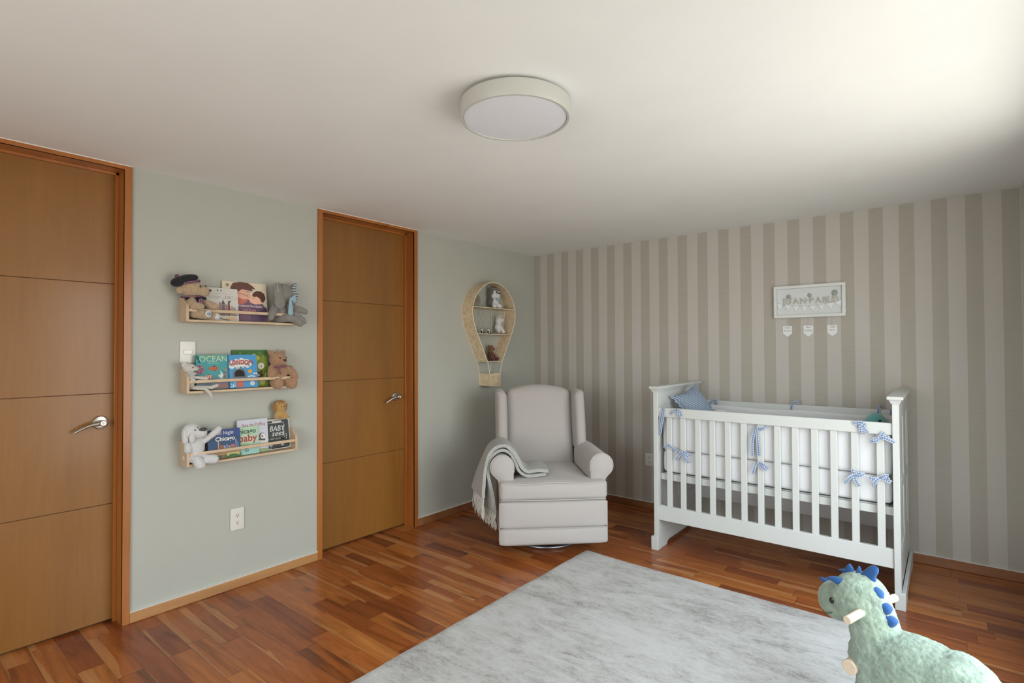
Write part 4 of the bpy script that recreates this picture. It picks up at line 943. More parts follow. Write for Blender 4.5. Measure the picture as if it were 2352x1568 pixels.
b.poly([(0.66, 0.40), (0.74, 0.42), (0.74, 0.54), (0.83, 0.40), (0.80, 0.34), (0.76, 0.24), (0.72, 0.34), (0.66, 0.33), (0.69, 0.365)], (208, 212, 202), 5)
b.rect(0.55, 0.02, 0.95, 0.16, (150, 112, 108), 3); b.done()
b = Book('bright blue board book titled with a city name and a black arched hole, middle ledge', -3.024, -2.862, F2, 0.194, 0.068, 0.13, base=(72, 146, 196), th=0.014)
for (x, y, r) in ((0.12, 0.74, 0.11), (0.28, 0.78, 0.12), (0.45, 0.80, 0.12), (0.62, 0.77, 0.12), (0.72, 0.72, 0.10), (0.10, 0.66, 0.10), (0.30, 0.66, 0.10), (0.5, 0.68, 0.10), (0.66, 0.66, 0.08)): b.disc(x, y, r, r*0.82, (216, 220, 214), 2)
b.text('LONDON', 0.435, 0.705, 0.036, (176, 48, 52), 5, bold=0.0010, sx=0.84).text('touch and find', 0.40, 0.605, 0.0125, (60, 70, 84), 5, sx=0.9).text('In the', 0.33, 0.845, 0.010, (70, 110, 150), 5)
b.poly([(0.13, 0.02+0.28)]+[(0.36+0.24*math.cos(math.radians(a)), 0.42+0.165*math.sin(math.radians(a))) for a in range(180, -1, -12)]+[(0.60, 0.30)], (108, 112, 110), 6)
b.poly([(0.19, 0.34)]+[(0.36+0.175*math.cos(math.radians(a)), 0.42+0.125*math.sin(math.radians(a))) for a in range(180, -1, -12)]+[(0.535, 0.34)], (6, 6, 8), 7)
b.disc(0.74, 0.49, 0.075, 0.062, (206, 164, 58), 5); 
for (x, y) in ((0.70, 0.33), (0.78, 0.345), (0.86, 0.33), (0.90, 0.42), (0.96, 0.42)): b.disc(x, y, 0.065, 0.022, (212, 222, 224), 5)
b.disc(0.80, 0.12, 0.09, 0.07, (206, 208, 206), 5).rect(0.25, 0.02, 0.48, 0.20, (196, 104, 84), 5)
for k in range(10): b.disc(R_.uniform(0.03, 0.2), R_.uniform(0.03, 0.16), 0.02, 0.02, (214, 220, 222), 5, 7)
b.done()
# --- lowest ledge
b = Book('charcoal board book with white hand lettering at the right end of the lowest ledge', -2.815, -2.641, F3, 0.186, 0.038, 0.13, base=(206, 202, 190), th=0.014)
b.poly([(0.03, 0.04), (0.93, 0.03), (0.97, 0.08), (0.965, 0.90), (0.92, 0.965), (0.72, 0.96), (0.03, 0.93)], (62, 66, 66), 2)
b.text('BABY', 0.52, 0.60, 0.046, (222, 222, 214), 5, shear=0.25, sx=0.86).text('sees', 0.55, 0.44, 0.046, (222, 222, 214), 5, shear=0.3)
b.line([(0.05, 0.86), (0.78, 0.87), (0.78, 0.36)], 0.0022, (216, 216, 208), 4).line([(0.05, 0.33), (0.78, 0.33)], 0.010, (18, 18, 18), 3)
b.text('A FIRST BOOK', 0.42, 0.315, 0.0125, (200, 200, 192), 5).rect(0.36, 0.875, 0.70, 0.935, (196, 196, 188), 5)
for y in (0.46, 0.40, 0.33): b.disc(0.86, y, 0.018, 0.016, (222, 222, 214), 5, 10)
for x in (0.28, 0.70): b.disc(x, 0.15, 0.06, 0.055, (222, 222, 214), 5).disc(x, 0.15, 0.045, 0.04, (62, 66, 66), 6).disc(x, 0.15, 0.02, 0.02, (222, 222, 214), 7)
b.poly([(0.3, 0.05), (0.6, 0.08), (0.9, 0.06), (0.9, 0.03), (0.3, 0.02)], (16, 16, 16), 4); b.done()
b = Book('pale lilac picture book with a hand-drawn pink title and a little sea bird, lowest ledge', -2.966, -2.786, F3, 0.200, 0.0515, 0.13, base=(196, 198, 206), th=0.010)
b.text('Skye the Puffling', 0.53, 0.80, 0.0265, (168, 92, 98), 5, sx=0.80)
b.disc(0.80, 0.30, 0.17, 0.17, (218, 214, 208), 3).disc(0.80, 0.47, 0.11, 0.10, (60, 64, 66), 4).disc(0.82, 0.465, 0.085, 0.085, (220, 216, 210), 5).poly([(0.77, 0.50), (0.84, 0.48), (0.79, 0.40)], (150, 70, 66), 6).poly([(0.62, 0.36), (0.60, 0.50), (0.70, 0.40), (0.92, 0.38), (0.88, 0.33)], (72, 78, 80), 6)
b.rect(0, 0, 1, 0.10, (140, 160, 120), 2); b.done()
b = Book('mint green board book with green and red title words, lowest ledge in the middle', -3.045, -2.851, F3, 0.161, 0.064, 0.13, base=(172, 196, 166), th=0.012)
b.rect(0, 0, 1, 0.36, (150, 194, 184), 1).poly([(0.4, 0.36), (0.55, 0.42), (0.7, 0.38), (0.75, 0.3), (0.5, 0.3)], (150, 170, 130), 2).text('Chicago', 0.60, 0.76, 0.040, (38, 78, 62), 5, bold=0.0008, sx=0.98).text('baby', 0.67, 0.47, 0.058, (168, 62, 56), 5, bold=0.0012)
b.disc(0.62, 0.15, 0.06, 0.07, (50, 60, 60), 4).disc(0.62, 0.15, 0.045, 0.053, (160, 200, 190), 5).disc(0.62, 0.15, 0.02, 0.024, (50, 60, 60), 6); b.done()
b = Book('dark blue night-time city picture book on the lowest ledge beside the white dog', -3.140, -2.962, F3, 0.163, 0.0765, 0.13, base=(44, 64, 116), th=0.010)
b.rect(0.0, 0.24, 1, 0.76, (46, 72, 106), 2).rect(0, 0.0, 1, 0.27, (166, 130, 92), 3).rect(0, 0.0, 1, 0.12, (66, 100, 52), 4).rect(0.0, 0.76, 1, 1.0, (52, 68, 128), 2)
b.text('Good Night', 0.44, 0.82, 0.0285, (222, 222, 222), 5, sx=0.92).text('Chicago', 0.53, 0.61, 0.033, (232, 228, 216), 5, bold=0.0006)
for (x, y0, y1, w_, c) in ((0.30, 0.27, 0.62, 0.035, (176, 146, 120)), (0.36, 0.27, 0.46, 0.11, (150, 92, 58)), (0.48, 0.27, 0.44, 0.05, (150, 150, 170)), (0.55, 0.27, 0.47, 0.05, (128, 130, 158)), (0.62, 0.27, 0.42, 0.06, (160, 150, 160)), (0.70, 0.27, 0.45, 0.12, (176, 104, 78)), (0.84, 0.27, 0.62, 0.03, (150, 150, 176)), (0.89, 0.27, 0.52, 0.05, (96, 110, 150))): b.rect(x, y0, x+w_, y1, c, 4)
b.poly([(0.62, 0.27), (0.64, 0.33), (0.90, 0.36), (0.94, 0.28), (0.80, 0.24)], (44, 132, 164), 6).disc(0.36, 0.28, 0.055, 0.07, (30, 30, 34), 6).text('5', 0.36, 0.25, 0.022, (222, 220, 214), 7).disc(0.45, 0.06, 0.05, 0.06, (140, 96, 60), 6).rect(0.56, 0.06, 0.95, 0.17, (186, 176, 112), 5).disc(0.75, 0.04, 0.17, 0.08, (60, 98, 50), 6)
b.done()

# ================================================================== SOFT TOYS ON THE LEDGES (u = world y, d = distance from the wall)
def Wl(u, d, z): return (d, u, z)
E_ = lambda u, d, z, r, rot=None: ('e', Wl(u, d, z), (r, r, r) if isinstance(r, (int, float)) else (r[1], r[0], r[2]))+((rot,) if rot else ())
K_ = lambda a, b, ra, rb: ('c', Wl(*a), Wl(*b), ra, rb)
def toy(label, u, d, z, cat='soft toy', name='soft_toy', group=None): return thing(name, label, cat, Wl(u, d, z), group=group)
def ball(par, name, u, d, z, r, mt): return MB().ell(Wl(u, d, z), r if isinstance(r, (int, float)) else (r[1], r[0], r[2]), seg=16, rings=12).build(name, mt, par, world=True)
M_TAN = plush('tan_plush', (0.50, 0.36, 0.22, 1), 110, 0.004, 0.18); M_TAN2 = plush('cream_plush', (0.60, 0.50, 0.37, 1), 110, 0.003)
M_GOLD = plush('caramel_plush', (0.42, 0.235, 0.125, 1), 100, 0.004, 0.16)
M_GREY = plain('grey_cotton', (0.22, 0.205, 0.185, 1), rough=0.9, sheen=0.3, var=0.06, nscale=300, bump=0.3, bdist=0.0008)
M_BLACKF = plain('black_velvet', (0.012, 0.012, 0.016, 1), rough=0.9, sheen=0.08, var=0.1)
M_PLAID = make_gingham('plaid_band', 'Object', 0.010, c_dark=(0.06, 0.03, 0.07, 1), c_lt=(0.30, 0.16, 0.20, 1), axes=(1, 2))
M_SKY = fabric('sky_blue_satin', (0.28, 0.42, 0.48, 1), 300, 0.05)
M_WHITEP = plush('white_plush', (0.66, 0.65, 0.64, 1), 110, 0.003, 0.08)
M_LINEN = plush('cream_linen_plush', (0.56, 0.53, 0.47, 1), 300, 0.001, 0.06)
# bear with a tam, sitting at the left end of the top ledge
t = toy('tan teddy bear in a black tam cap, seated on the left of the top ledge', -3.205, 0.055, F1)
bd = blob('body', [E_(-3.224, 0.075, 1.733, (0.058, 0.050, 0.048)), E_(-3.180, 0.096, 1.722, (0.038, 0.034, 0.031)), E_(-3.283, 0.075, 1.722, (0.020, 0.014, 0.020)),
    E_(-3.205, 0.060, 1.638, (0.042, 0.036, 0.052)), K_((-3.228, 0.075, 1.668), (-3.224, 0.100, 1.640), 0.024, 0.022), K_((-3.224, 0.102, 1.642), (-3.196, 0.116, 1.636), 0.021, 0.018),
    K_((-3.180, 0.070, 1.668), (-3.130, 0.100, 1.645), 0.022, 0.020), K_((-3.130, 0.100, 1.645), (-3.118, 0.104, 1.642), 0.020, 0.018),
    K_((-3.215, 0.070, 1.598), (-3.175, 0.118, 1.594), 0.024, 0.024), K_((-3.185, 0.060, 1.590), (-3.128, 0.112, 1.588), 0.021, 0.021)], M_TAN, t, 0.0025, 4, 0.008, 0.006)
vest = blob('vest', [E_(-3.204, 0.062, 1.652, (0.044, 0.039, 0.038)), K_((-3.235, 0.070, 1.678), (-3.170, 0.072, 1.678), 0.021, 0.021), E_(-3.205, 0.058, 1.625, (0.042, 0.036, 0.02))], M_BLACKF, t, 0.0035, 4)
MB().ell(Wl(-3.192, 0.106, 1.652), (0.012, 0.018, 0.032), (0, 0.15, 0)).build('plaid_bib', M_PLAID, t, world=True)
MB().tube([Wl(-3.222+0.054*math.cos(a)*1.0, 0.074+0.044*math.sin(a), 1.690+0.004*math.cos(a)) for a in [2*PI*k/24 for k in range(24)]], 0.004, 8, closed=True).build('neck_ribbon', M_PLAID, t, world=True)
cap = blob('tam_cap', [E_(-3.250, 0.066, 1.785, (0.060, 0.055, 0.025), (0.30, 0, 0)), E_(-3.288, 0.066, 1.768, (0.040, 0.046, 0.026), (0.45, 0, 0))], M_BLACKF, t, 0.004, 4)
MB().tube([Wl(-3.236+0.046*math.cos(a), 0.070+0.045*math.sin(a), 1.768+0.012*math.cos(a)) for a in [2*PI*k/30 for k in range(30)]], 0.0075, 8, closed=True).build('cap_band', M_PLAID, cap, world=True)
blob('pompom', [E_(-3.296, 0.066, 1.797, 0.012)], plush('plum_wool', (0.16, 0.07, 0.10, 1), 200, 0.003), cap, 0.002, 1, 0.002, 0.004)
ball(t, 'eye', -3.200, 0.122, 1.746, 0.005, M_EYE); ball(t, 'eye', -3.170, 0.112, 1.752, 0.0045, M_EYE); ball(t, 'nose', -3.148, 0.116, 1.728, (0.007, 0.006, 0.006), M_EYE)
sole = MB(); sole.lathe([(0, 0), (0.0185, 0), (0.0185, 0.003), (0, 0.005)], Wl(-3.166, 0.137, 1.596), (0.9, 0.25, 0), 24); sole.build('foot_pad', M_WHITEP, t, world=True)
fl = MB(); c_ = Vector(Wl(-3.163, 0.1425, 1.596)); fl.box(c_.x, c_.x+0.0008, c_.y-0.010, c_.y+0.010, c_.z-0.007, c_.z+0.007, 0)
for s in (-1, 1): fl.tube([(c_.x+0.0012, c_.y-0.0098, c_.z-s*0.0068), (c_.x+0.0012, c_.y+0.0098, c_.z+s*0.0068)], 0.0012, 6, 1)
fl.build('flag_patch', [plain('flag_blue', (0.03, 0.09, 0.25, 1)), M_WHITEP], t, world=True)
ball(t, 'foot_pad', -3.116, 0.122, 1.586, (0.018, 0.014, 0.018), M_WHITEP)
# grey floppy-eared rabbit
t = toy('grey long-eared plush with a pale blue tie on the right of the top ledge', -2.70, 0.06, F1)
bd = blob('body', [E_(-2.700, 0.065, 1.745, (0.058, 0.048, 0.070), (0.25, 0, 0)), E_(-2.668, 0.085, 1.725, (0.034, 0.034, 0.036)), E_(-2.712, 0.058, 1.630, (0.050, 0.040, 0.062)),
    K_((-2.752, 0.070, 1.672), (-2.790, 0.105, 1.625), 0.021, 0.024), K_((-2.790, 0.105, 1.625), (-2.806, 0.118, 1.592), 0.024, 0.017),
    K_((-2.668, 0.068, 1.672), (-2.610, 0.100, 1.652), 0.018, 0.021), K_((-2.610, 0.100, 1.652), (-2.580, 0.108, 1.640), 0.021, 0.018),
    K_((-2.735, 0.065, 1.592), (-2.700, 0.115, 1.596), 0.026, 0.025), K_((-2.700, 0.115, 1.596), (-2.650, 0.128, 1.588), 0.025, 0.022), K_((-2.660, 0.120, 1.592), (-2.628, 0.130, 1.565), 0.022, 0.023),
    K_((-2.690, 0.060, 1.600), (-2.645, 0.100, 1.622), 0.024, 0.024), K_((-2.645, 0.100, 1.622), (-2.618, 0.118, 1.596), 0.022, 0.020), K_((-2.618, 0.120, 1.596), (-2.600, 0.126, 1.576), 0.020, 0.018)], M_GREY, t, 0.004, 5, 0.0, 0.01)
blob('ear', [E_(-2.752, 0.105, 1.735, (0.030, 0.012, 0.080), (0.12, 0, 0)), E_(-2.748, 0.112, 1.690, (0.036, 0.010, 0.042))], M_GREY, t, 0.003, 4)
er = blob('ear', [E_(-2.655, 0.055, 1.765, (0.018, 0.010, 0.062), (-0.45, 0, 0)), E_(-2.640, 0.055, 1.735, (0.022, 0.010, 0.052), (-0.3, 0, 0))], M_GREY, t, 0.003, 4)
M_BSTR = make_gingham('blue_stripe_lining', 'Object', 0.016, c_dark=(0.10, 0.16, 0.21, 1), c_lt=(0.50, 0.52, 0.50, 1), axes=(2, 2))
blob('ear_lining', [E_(-2.648, 0.066, 1.762, (0.016, 0.009, 0.070), (-0.45, 0, 0)), E_(-2.628, 0.066, 1.722, (0.020, 0.009, 0.050), (-0.3, 0, 0))], M_BSTR, er, 0.003, 4)
MB().tube([Wl(-2.772+0.002*i, 0.118-0.0004*i, 1.815-0.0085*i) for i in range(15)], 0.0016, 6).build('ear_seam', M_WHITEP, t, world=True)
MB().prism([(-2.697, 1.712), (-2.683, 1.712), (-2.672, 1.625), (-2.688, 1.600), (-2.706, 1.625)], lambda a, b, q: (q, a, b), 0.128, 0.132).build('tie', M_SKY, t, world=True, bevel=0.001)
MB().prism([(-2.700, 1.714), (-2.662, 1.742), (-2.655, 1.700), (-2.668, 1.694)], lambda a, b, q: (q, a, b), 0.129, 0.137).build('bow_loop', M_SKY, t, world=True, bevel=0.002)
ball(t, 'nose', -2.660, 0.121, 1.726, (0.006, 0.004, 0.004), M_WHITEP)
# small cream mouse
t = toy('cream linen mouse doll dangling long legs over the left of the middle ledge', -3.225, 0.06, F2)
bd = blob('body', [E_(-3.236, 0.075, 1.300, (0.034, 0.026, 0.026)), E_(-3.212, 0.088, 1.297, (0.018, 0.015, 0.013)), E_(-3.226, 0.068, 1.235, (0.021, 0.018, 0.040)),
    K_((-3.212, 0.082, 1.250), (-3.163, 0.108, 1.243), 0.0085, 0.0095), K_((-3.240, 0.082, 1.252), (-3.222, 0.100, 1.232), 0.009, 0.010),
    K_((-3.225, 0.070, 1.192), (-3.170, 0.118, 1.186), 0.0085, 0.0085), K_((-3.170, 0.118, 1.186), (-3.150, 0.128, 1.158), 0.0085, 0.010), K_((-3.150, 0.128, 1.158), (-3.144, 0.130, 1.142), 0.009, 0.007),
    K_((-3.215, 0.070, 1.197), (-3.140, 0.116, 1.192), 0.0085, 0.0085), K_((-3.140, 0.116, 1.192), (-3.112, 0.120, 1.202), 0.010, 0.0085)], M_LINEN, t, 0.0022, 3, 0.0)
for (u, d_) in ((-3.262, 0.082), (-3.243, 0.056)):
    e_ = blob('ear', [E_(u, d_, 1.319, (0.017, 0.006, 0.017))], M_LINEN, t, 0.002, 3)
blob('vest', [E_(-3.226, 0.069, 1.246, (0.024, 0.021, 0.024)), K_((-3.240, 0.080, 1.272), (-3.212, 0.084, 1.270), 0.010, 0.010)], plain('checked_grey_cloth', (0.40, 0.42, 0.39, 1), rough=0.9, var=0.25, nscale=160), t, 0.0022, 2)
ball(t, 'eye', -3.228, 0.102, 1.304, 0.0032, M_EYE); ball(t, 'nose', -3.197, 0.098, 1.298, 0.0028, plain('pink_nose', (0.45, 0.28, 0.24, 1)))
# caramel bear
t = toy('curly caramel teddy bear with purple ribbon on the right of the middle ledge', -2.725, 0.06, F2)
bd = blob('body', [E_(-2.733, 0.062, 1.338, (0.052, 0.044, 0.050)), E_(-2.722, 0.098, 1.330, (0.026, 0.026, 0.022)), E_(-2.775, 0.058, 1.380, (0.017, 0.012, 0.017)), E_(-2.700, 0.058, 1.383, (0.017, 0.012, 0.017)),
    E_(-2.730, 0.060, 1.250, (0.055, 0.044, 0.066)), K_((-2.690, 0.070, 1.285), (-2.655, 0.095, 1.255), 0.023, 0.024), K_((-2.655, 0.095, 1.255), (-2.650, 0.112, 1.232), 0.024, 0.021),
    K_((-2.775, 0.070, 1.285), (-2.790, 0.092, 1.250), 0.023, 0.022), K_((-2.755, 0.07, 1.200), (-2.758, 0.108, 1.192), 0.033, 0.033), K_((-2.700, 0.07, 1.200), (-2.668, 0.106, 1.190), 0.033, 0.034)], M_GOLD, t, 0.0028, 4, 0.010, 0.006)
ball(t, 'nose', -2.722, 0.124, 1.336, (0.010, 0.006, 0.007), M_EYE); ball(t, 'eye', -2.744, 0.108, 1.350, 0.004, M_EYE); ball(t, 'eye', -2.703, 0.108, 1.350, 0.004, M_EYE)
M_PURP = fabric('purple_ribbon', (0.20, 0.07, 0.11, 1), 300)
rb = MB(); rb.tube([Wl(-2.733+0.048*math.cos(a), 0.062+0.044*math.sin(a), 1.295) for a in [2*PI*k/24 for k in range(24)]], 0.0045, 8, closed=True)
rb.ribbon([Wl(-2.748, 0.108, 1.295), Wl(-2.752, 0.113, 1.275), Wl(-2.744, 0.112, 1.250)], 0.008, (0, 1, 0)); rb.ribbon([Wl(-2.748, 0.110, 1.293), Wl(-2.775, 0.112, 1.300), Wl(-2.785, 0.104, 1.285)], 0.008, (0, 0.3, 0.95)); rb.ribbon([Wl(-2.748, 0.110, 1.293), Wl(-2.715, 0.114, 1.300), Wl(-2.700, 0.108, 1.296)], 0.008, (0, 0.2, 0.95))
rb.build('ribbon', M_PURP, t, world=True)
# white dog
t = toy('white plush dog with a grey nose raising one paw on the lowest ledge', -3.205, 0.06, F3)
bd = blob('body', [E_(-3.222, 0.070, 0.950, (0.048, 0.044, 0.050)), E_(-3.190, 0.098, 0.946, (0.036, 0.034, 0.030)), E_(-3.205, 0.062, 0.865, (0.052, 0.044, 0.070)), E_(-3.205, 0.060, 0.815, (0.056, 0.044, 0.034)),
    K_((-3.165, 0.075, 0.895), (-3.108, 0.105, 0.945), 0.017, 0.018), K_((-3.108, 0.105, 0.945), (-3.098, 0.108, 0.957), 0.018, 0.017), K_((-3.245, 0.080, 0.900), (-3.250, 0.100, 0.860), 0.017, 0.018),
    K_((-3.235, 0.07, 0.812), (-3.215, 0.118, 0.806), 0.022, 0.022), K_((-3.212, 0.122, 0.802), (-3.200, 0.128, 0.778), 0.025, 0.027), K_((-3.185, 0.07, 0.812), (-3.160, 0.112, 0.805), 0.022, 0.022), K_((-3.158, 0.116, 0.800), (-3.128, 0.122, 0.796), 0.026, 0.026)], M_WHITEP, t, 0.004, 4, 0.004, 0.010)
blob('ear', [E_(-3.262, 0.085, 0.935, (0.014, 0.018, 0.034)), E_(-3.260, 0.092, 0.915, (0.016, 0.016, 0.022))], M_WHITEP, t, 0.0035, 3); blob('ear', [E_(-3.235, 0.113, 0.925, (0.016, 0.010, 0.030))], M_WHITEP, t, 0.0035, 3)
ball(t, 'nose', -3.184, 0.122, 0.967, (0.020, 0.013, 0.010), plain('charcoal_nose', (0.06, 0.06, 0.06, 1), rough=0.7)); ball(t, 'eye', -3.220, 0.112, 0.966, 0.0045, plain('grey_stitch', (0.15, 0.15, 0.15, 1))); ball(t, 'eye', -3.203, 0.106, 0.979, 0.004, plain('grey_stitch', (0.15, 0.15, 0.15, 1)))
MB().cushion(0.065, 0.069, -3.258, -3.244, 0.895, 0.915, r=0.002, n=3).build('sewn_label', M_FRAMEW, t, world=True)
# little lion perched on the charcoal book
t = toy('small golden plush lion perched on top of the charcoal board book', -2.710, 0.032, 0.968)
M_LION = plush('golden_plush', (0.48, 0.29, 0.095, 1), 150, 0.002); M_MANE = plush('amber_mane', (0.33, 0.155, 0.032, 1), 90, 0.004, 0.25)
blob('body', [E_(-2.710, 0.052, 1.042, (0.030, 0.026, 0.028)), E_(-2.710, 0.046, 0.997, (0.027, 0.022, 0.030)), K_((-2.732, 0.050, 1.012), (-2.744, 0.056, 0.985), 0.010, 0.011), K_((-2.688, 0.050, 1.012), (-2.676, 0.056, 0.985), 0.010, 0.011),
    K_((-2.728, 0.050, 0.982), (-2.742, 0.068, 0.981), 0.012, 0.012), K_((-2.692, 0.050, 0.982), (-2.674, 0.068, 0.981), 0.012, 0.012)], M_LION, t, 0.0025, 3, 0.001, 0.006)
mn = blob('mane', [E_(-2.710, 0.040, 1.044, (0.046, 0.020, 0.042))]+[K_((-2.710+0.034*math.cos(a), 0.042, 1.044+0.030*math.sin(a)), (-2.710+0.048*math.cos(a), 0.046, 1.044+0.043*math.sin(a)), 0.009, 0.003) for a in [2*PI*k/20 for k in range(20)]], M_MANE, t, 0.0022, 1, 0.002, 0.005)
ball(t, 'eye', -2.720, 0.077, 1.050, 0.003, M_EYE); ball(t, 'eye', -2.698, 0.077, 1.050, 0.003, M_EYE); ball(t, 'nose', -2.709, 0.079, 1.042, 0.0035, M_MANE)
for u in (-2.736, -2.684): ball(t, 'ear', u, 0.056, 1.066, (0.009, 0.005, 0.009), M_LION)

# ================================================================== RATTAN BALLOON SHELF
UC = -0.768; DB = 0.132
bs = thing('balloon_shelf', 'woven rattan wall shelf shaped like a hot-air balloon with a basket, above the armchair', 'shelf', (0, UC, 1.072))
prof = [(1.996, 0.0), (1.992, 0.045), (1.980, 0.090), (1.958, 0.138), (1.925, 0.185), (1.870, 0.238), (1.80, 0.276), (1.735, 0.289), (1.66, 0.282), (1.58, 0.254), (1.487, 0.205), (1.40, 0.158), (1.29, 0.100)]
half = smooth_path([(w_, z) for z, w_ in prof], 5); right = [(p.x, p.z) for p in half]; left = [(-x, z) for x, z in right[::-1]]
outline = left[:-1]+right
m = MB(); m.ribbon([(DB/2, UC+x, z) for x, z in outline], DB, (1, 0, 0), cell=1.0, thick=0.004); m.build('rattan_band', M_WICK, bs, world=True, recalc=False)
m = MB()
for d in (0.003, DB): m.tube([(d, UC+x, z) for x, z in outline], 0.0034, 8)
m.build('cane_rim', M_RATTAN, bs, world=True)
def hw(z):
    for (x0, z0), (x1, z1) in zip(right[:-1], right[1:]):
        if z1 <= z <= z0: return x0+(x1-x0)*(z0-z)/(z0-z1+1e-9)
    return 0.1
for z in (1.766, 1.533, 1.289):
    h_ = hw(z)-0.002 if z > 1.3 else 0.099
    s = MB(); s.ribbon([(DB/2, UC-h_+2*h_*i/8, z) for i in range(9)], DB-0.006, (1, 0, 0), cell=1.0, thick=0.005); s.build('shelf_board', M_WICK, bs, world=True, recalc=False)
    MB().tube([(DB-0.001, UC-h_, z), (DB-0.001, UC+h_, z)], 0.0035, 8).build('cane_edge', M_RATTAN, bs, world=True)
for d in (0.004, DB-0.001):
    for s in (-1, 1): MB().tube([(d, UC+s*0.099, 1.289), (d, UC+s*0.084, 1.236), (d, UC+s*0.070, 1.180), (d, UC+s*0.068, 1.072)], 0.0030, 8).build('cane_rope', M_RATTAN, bs, world=True)
bk = [(0.003, UC-0.068), (DB, UC-0.068), (DB, UC+0.068), (0.003, UC+0.068)]
m = MB()
for (a, c2) in zip(bk, bk[1:]+bk[:1]): m.ribbon([(a[0]+(c2[0]-a[0])*i/6, a[1]+(c2[1]-a[1])*i/6, 1.126) for i in range(7)], 0.104, (0, 0, 1), cell=1.0, thick=0.003)
m.ribbon([(DB/2, UC-0.067, 1.077), (DB/2, UC+0.067, 1.077)], DB-0.006, (1, 0, 0), cell=1.0, thick=0.004)
bsk = m.build('basket', M_WICK, bs, world=True, recalc=False)
m = MB()
for z in (1.178, 1.073): m.tube([(x, y, z) for x, y in bk], 0.0036, 8, closed=True)
m.build('cane_hoops', M_RATTAN, bsk, world=True)
# macrame strings across the back of the middle compartment
m = MB(); M_STR = plain('white_cotton_string', (0.62, 0.58, 0.50, 1), rough=0.9)
for k in range(15):
    u = UC-0.205+0.029*k; ph = k*PI; m.tube([(0.010, u+0.007*math.sin(ph+i*PI/2.4), 1.762-i*0.0225) for i in range(11)], 0.0016, 5)
net = m.build('string_net', M_STR, bs, world=True); net['kind'] = 'stuff'

# things on the balloon shelf
Z1, Z2, Z3 = 1.7695, 1.5365, 1.2925
t = toy('grey and white plush husky dog sitting on the top board of the balloon shelf', -0.70, 0.07, Z1)
M_HG = plush('husky_grey', (0.13, 0.13, 0.13, 1), 140, 0.002)
blob('body', [E_(-0.712, 0.070, 1.905, (0.060, 0.046, 0.052)), E_(-0.745, 0.066, 1.955, (0.016, 0.010, 0.020)), E_(-0.676, 0.066, 1.955, (0.016, 0.010, 0.020)), E_(-0.718, 0.060, 1.832, (0.050, 0.042, 0.052)),], M_HG, t, 0.004, 4, 0.002, 0.008)
blob('white_front', [E_(-0.712, 0.092, 1.885, (0.052, 0.036, 0.034)), E_(-0.735, 0.098, 1.915, (0.020, 0.018, 0.018)), E_(-0.685, 0.098, 1.915, (0.020, 0.018, 0.018)), E_(-0.712, 0.082, 1.822, (0.040, 0.034, 0.048)), K_((-0.735, 0.09, 1.800), (-0.748, 0.108, 1.790), 0.022, 0.021), K_((-0.690, 0.09, 1.800), (-0.672, 0.108, 1.790), 0.022, 0.021)], M_WHITEP, t, 0.004, 4, 0.002, 0.008)
ball(t, 'nose', -0.706, 0.128, 1.905, (0.010, 0.006, 0.007), M_EYE); ball(t, 'eye', -0.730, 0.116, 1.910, 0.006, M_EYE); ball(t, 'eye', -0.682, 0.116, 1.910, 0.006, M_EYE)
MB().prism([(-0.740, 1.862), (-0.684, 1.862), (-0.712, 1.826)], lambda a, b, q: (q, a, b), 0.116, 0.120).build('neckerchief', M_SKY, t, world=True)
t = toy('round sage green plaque leaning on the back of the balloon shelf beside the husky', -0.915, 0.035, Z1, 'plaque', 'wall_plaque')
Rm = Vector((1, 0, 0.12)).normalized()
m = MB(); m.lathe([(0, 0), (0.070, 0), (0.0725, 0.004), (0.070, 0.009), (0.060, 0.0085), (0.058, 0.006), (0, 0.006)], (0.020, -0.915, Z1+0.0735), tuple(Rm), 48); m.build('disc', plain('sage_ceramic', (0.30, 0.31, 0.24, 1), rough=0.4), t, world=True)
m = MB(); m.tube([(0.0305, -0.915+0.048*math.cos(a), Z1+0.0735+0.048*math.sin(a)) for a in [2*PI*k/36 for k in range(36)]], 0.0012, 6, closed=True)
for k in range(14): a = k*2.4; r = 0.006+0.0025*k; m.ell((0.0305, -0.915+r*math.cos(a), Z1+0.0735+r*math.sin(a)), (0.002, 0.007, 0.005), seg=8, rings=6)
m.build('painted_motif', plain('terracotta_paint', (0.26, 0.15, 0.09, 1), rough=0.6), t, world=True)
t = toy('white woolly plush llama standing on the middle board of the balloon shelf', -0.640, 0.07, Z2)
blob('body', [E_(-0.640, 0.070, 1.660, (0.034, 0.030, 0.034)), E_(-0.610, 0.084, 1.668, (0.020, 0.018, 0.016)), E_(-0.645, 0.066, 1.600, (0.036, 0.032, 0.042)), K_((-0.650, 0.070, 1.612), (-0.668, 0.090, 1.556), 0.019, 0.017), K_((-0.628, 0.070, 1.612), (-0.606, 0.092, 1.558), 0.019, 0.017), K_((-0.648, 0.07, 1.688), (-0.652, 0.07, 1.712), 0.008, 0.004), K_((-0.628, 0.07, 1.688), (-0.626, 0.07, 1.712), 0.008, 0.004)], M_WHITEP, t, 0.003, 3, 0.003, 0.006)
for (u, d_) in ((-0.672, 0.092), (-0.600, 0.094)): ball(t, 'hoof', u, d_, 1.5505, (0.017, 0.015, 0.0135), plush('dusty_pink_plush', (0.40, 0.27, 0.20, 1), 150, 0.001))
blob('mane', [K_((-0.655, 0.075, 1.692), (-0.690, 0.085, 1.690), 0.007, 0.005), K_((-0.690, 0.085, 1.690), (-0.708, 0.090, 1.668), 0.006, 0.004), K_((-0.645, 0.085, 1.700), (-0.618, 0.09, 1.704), 0.008, 0.006)], M_TAN2, t, 0.0022, 1)
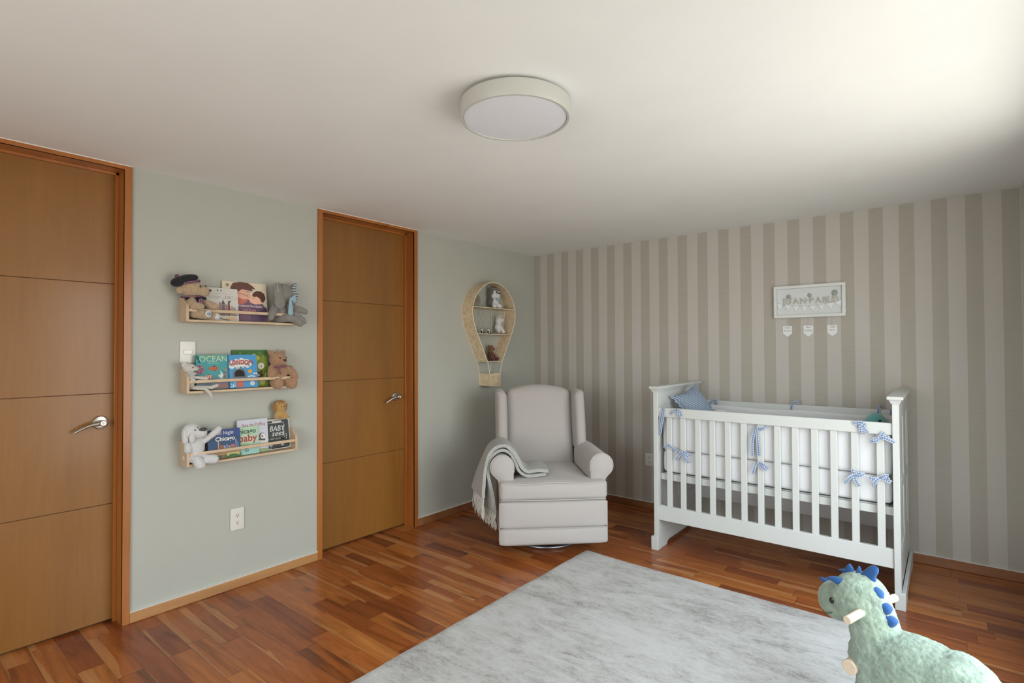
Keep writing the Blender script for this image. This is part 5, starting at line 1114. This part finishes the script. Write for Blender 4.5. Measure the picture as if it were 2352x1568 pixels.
def panda(label, u, zz):
    t = toy(label, u, 0.085, zz, 'figurine', 'panda_figurine', 'tiny pandas on the balloon shelf'); Wm = plain('panda_white', (0.70, 0.70, 0.66, 1), rough=0.4); Bm = plain('panda_black', (0.015, 0.015, 0.015, 1), rough=0.4)
    blob('body', [E_(u, 0.085, zz+0.014, (0.013, 0.011, 0.014)), E_(u, 0.087, zz+0.036, (0.014, 0.011, 0.012))], Wm, t, 0.0015, 2)
    blob('limbs', [K_((u-0.010, 0.086, zz+0.022), (u-0.014, 0.094, zz+0.010), 0.005, 0.005), K_((u+0.010, 0.086, zz+0.022), (u+0.014, 0.094, zz+0.010), 0.005, 0.005), K_((u-0.009, 0.094, zz+0.006), (u-0.013, 0.100, zz+0.006), 0.0055, 0.0055), K_((u+0.009, 0.094, zz+0.006), (u+0.013, 0.100, zz+0.006), 0.0055, 0.0055), E_(u, 0.085, zz+0.024, (0.014, 0.012, 0.005))], Bm, t, 0.0015, 1)
    for s in (-1, 1): ball(t, 'ear', u+s*0.010, 0.086, zz+0.047, 0.004, Bm); ball(t, 'eye_patch', u+s*0.005, 0.0975, zz+0.037, (0.003, 0.002, 0.0035), Bm)
panda('left one of two tiny panda figurines on the balloon shelf', -0.888, Z2)
panda('right one of two tiny panda figurines, nearer the white llama on the balloon shelf', -0.802, Z2)
t = toy('small brown bear in a dark red coat on the lowest balloon shelf board', -0.742, 0.07, Z3)
blob('body', [E_(-0.748, 0.068, 1.402, (0.030, 0.028, 0.034)), E_(-0.742, 0.088, 1.396, (0.015, 0.014, 0.013)), E_(-0.752, 0.062, 1.340, (0.026, 0.024, 0.036)), E_(-0.770, 0.06, 1.430, (0.009, 0.006, 0.009)), E_(-0.726, 0.06, 1.430, (0.009, 0.006, 0.009))], plush('chestnut_plush', (0.20, 0.085, 0.035, 1), 140, 0.002), t, 0.003, 3, 0.002, 0.006)
blob('coat', [E_(-0.752, 0.064, 1.345, (0.032, 0.029, 0.036)), K_((-0.775, 0.068, 1.365), (-0.778, 0.085, 1.335), 0.014, 0.013), K_((-0.730, 0.068, 1.365), (-0.722, 0.085, 1.335), 0.014, 0.013), K_((-0.770, 0.075, 1.312), (-0.768, 0.105, 1.310), 0.016, 0.017), K_((-0.735, 0.075, 1.312), (-0.708, 0.104, 1.312), 0.016, 0.018)], plush('oxblood_wool', (0.10, 0.028, 0.020, 1), 140, 0.001), t, 0.003, 2)
ball(t, 'nose', -0.741, 0.102, 1.400, 0.0045, M_EYE); ball(t, 'eye', -0.756, 0.094, 1.410, 0.003, M_EYE); ball(t, 'eye', -0.732, 0.094, 1.410, 0.003, M_EYE)
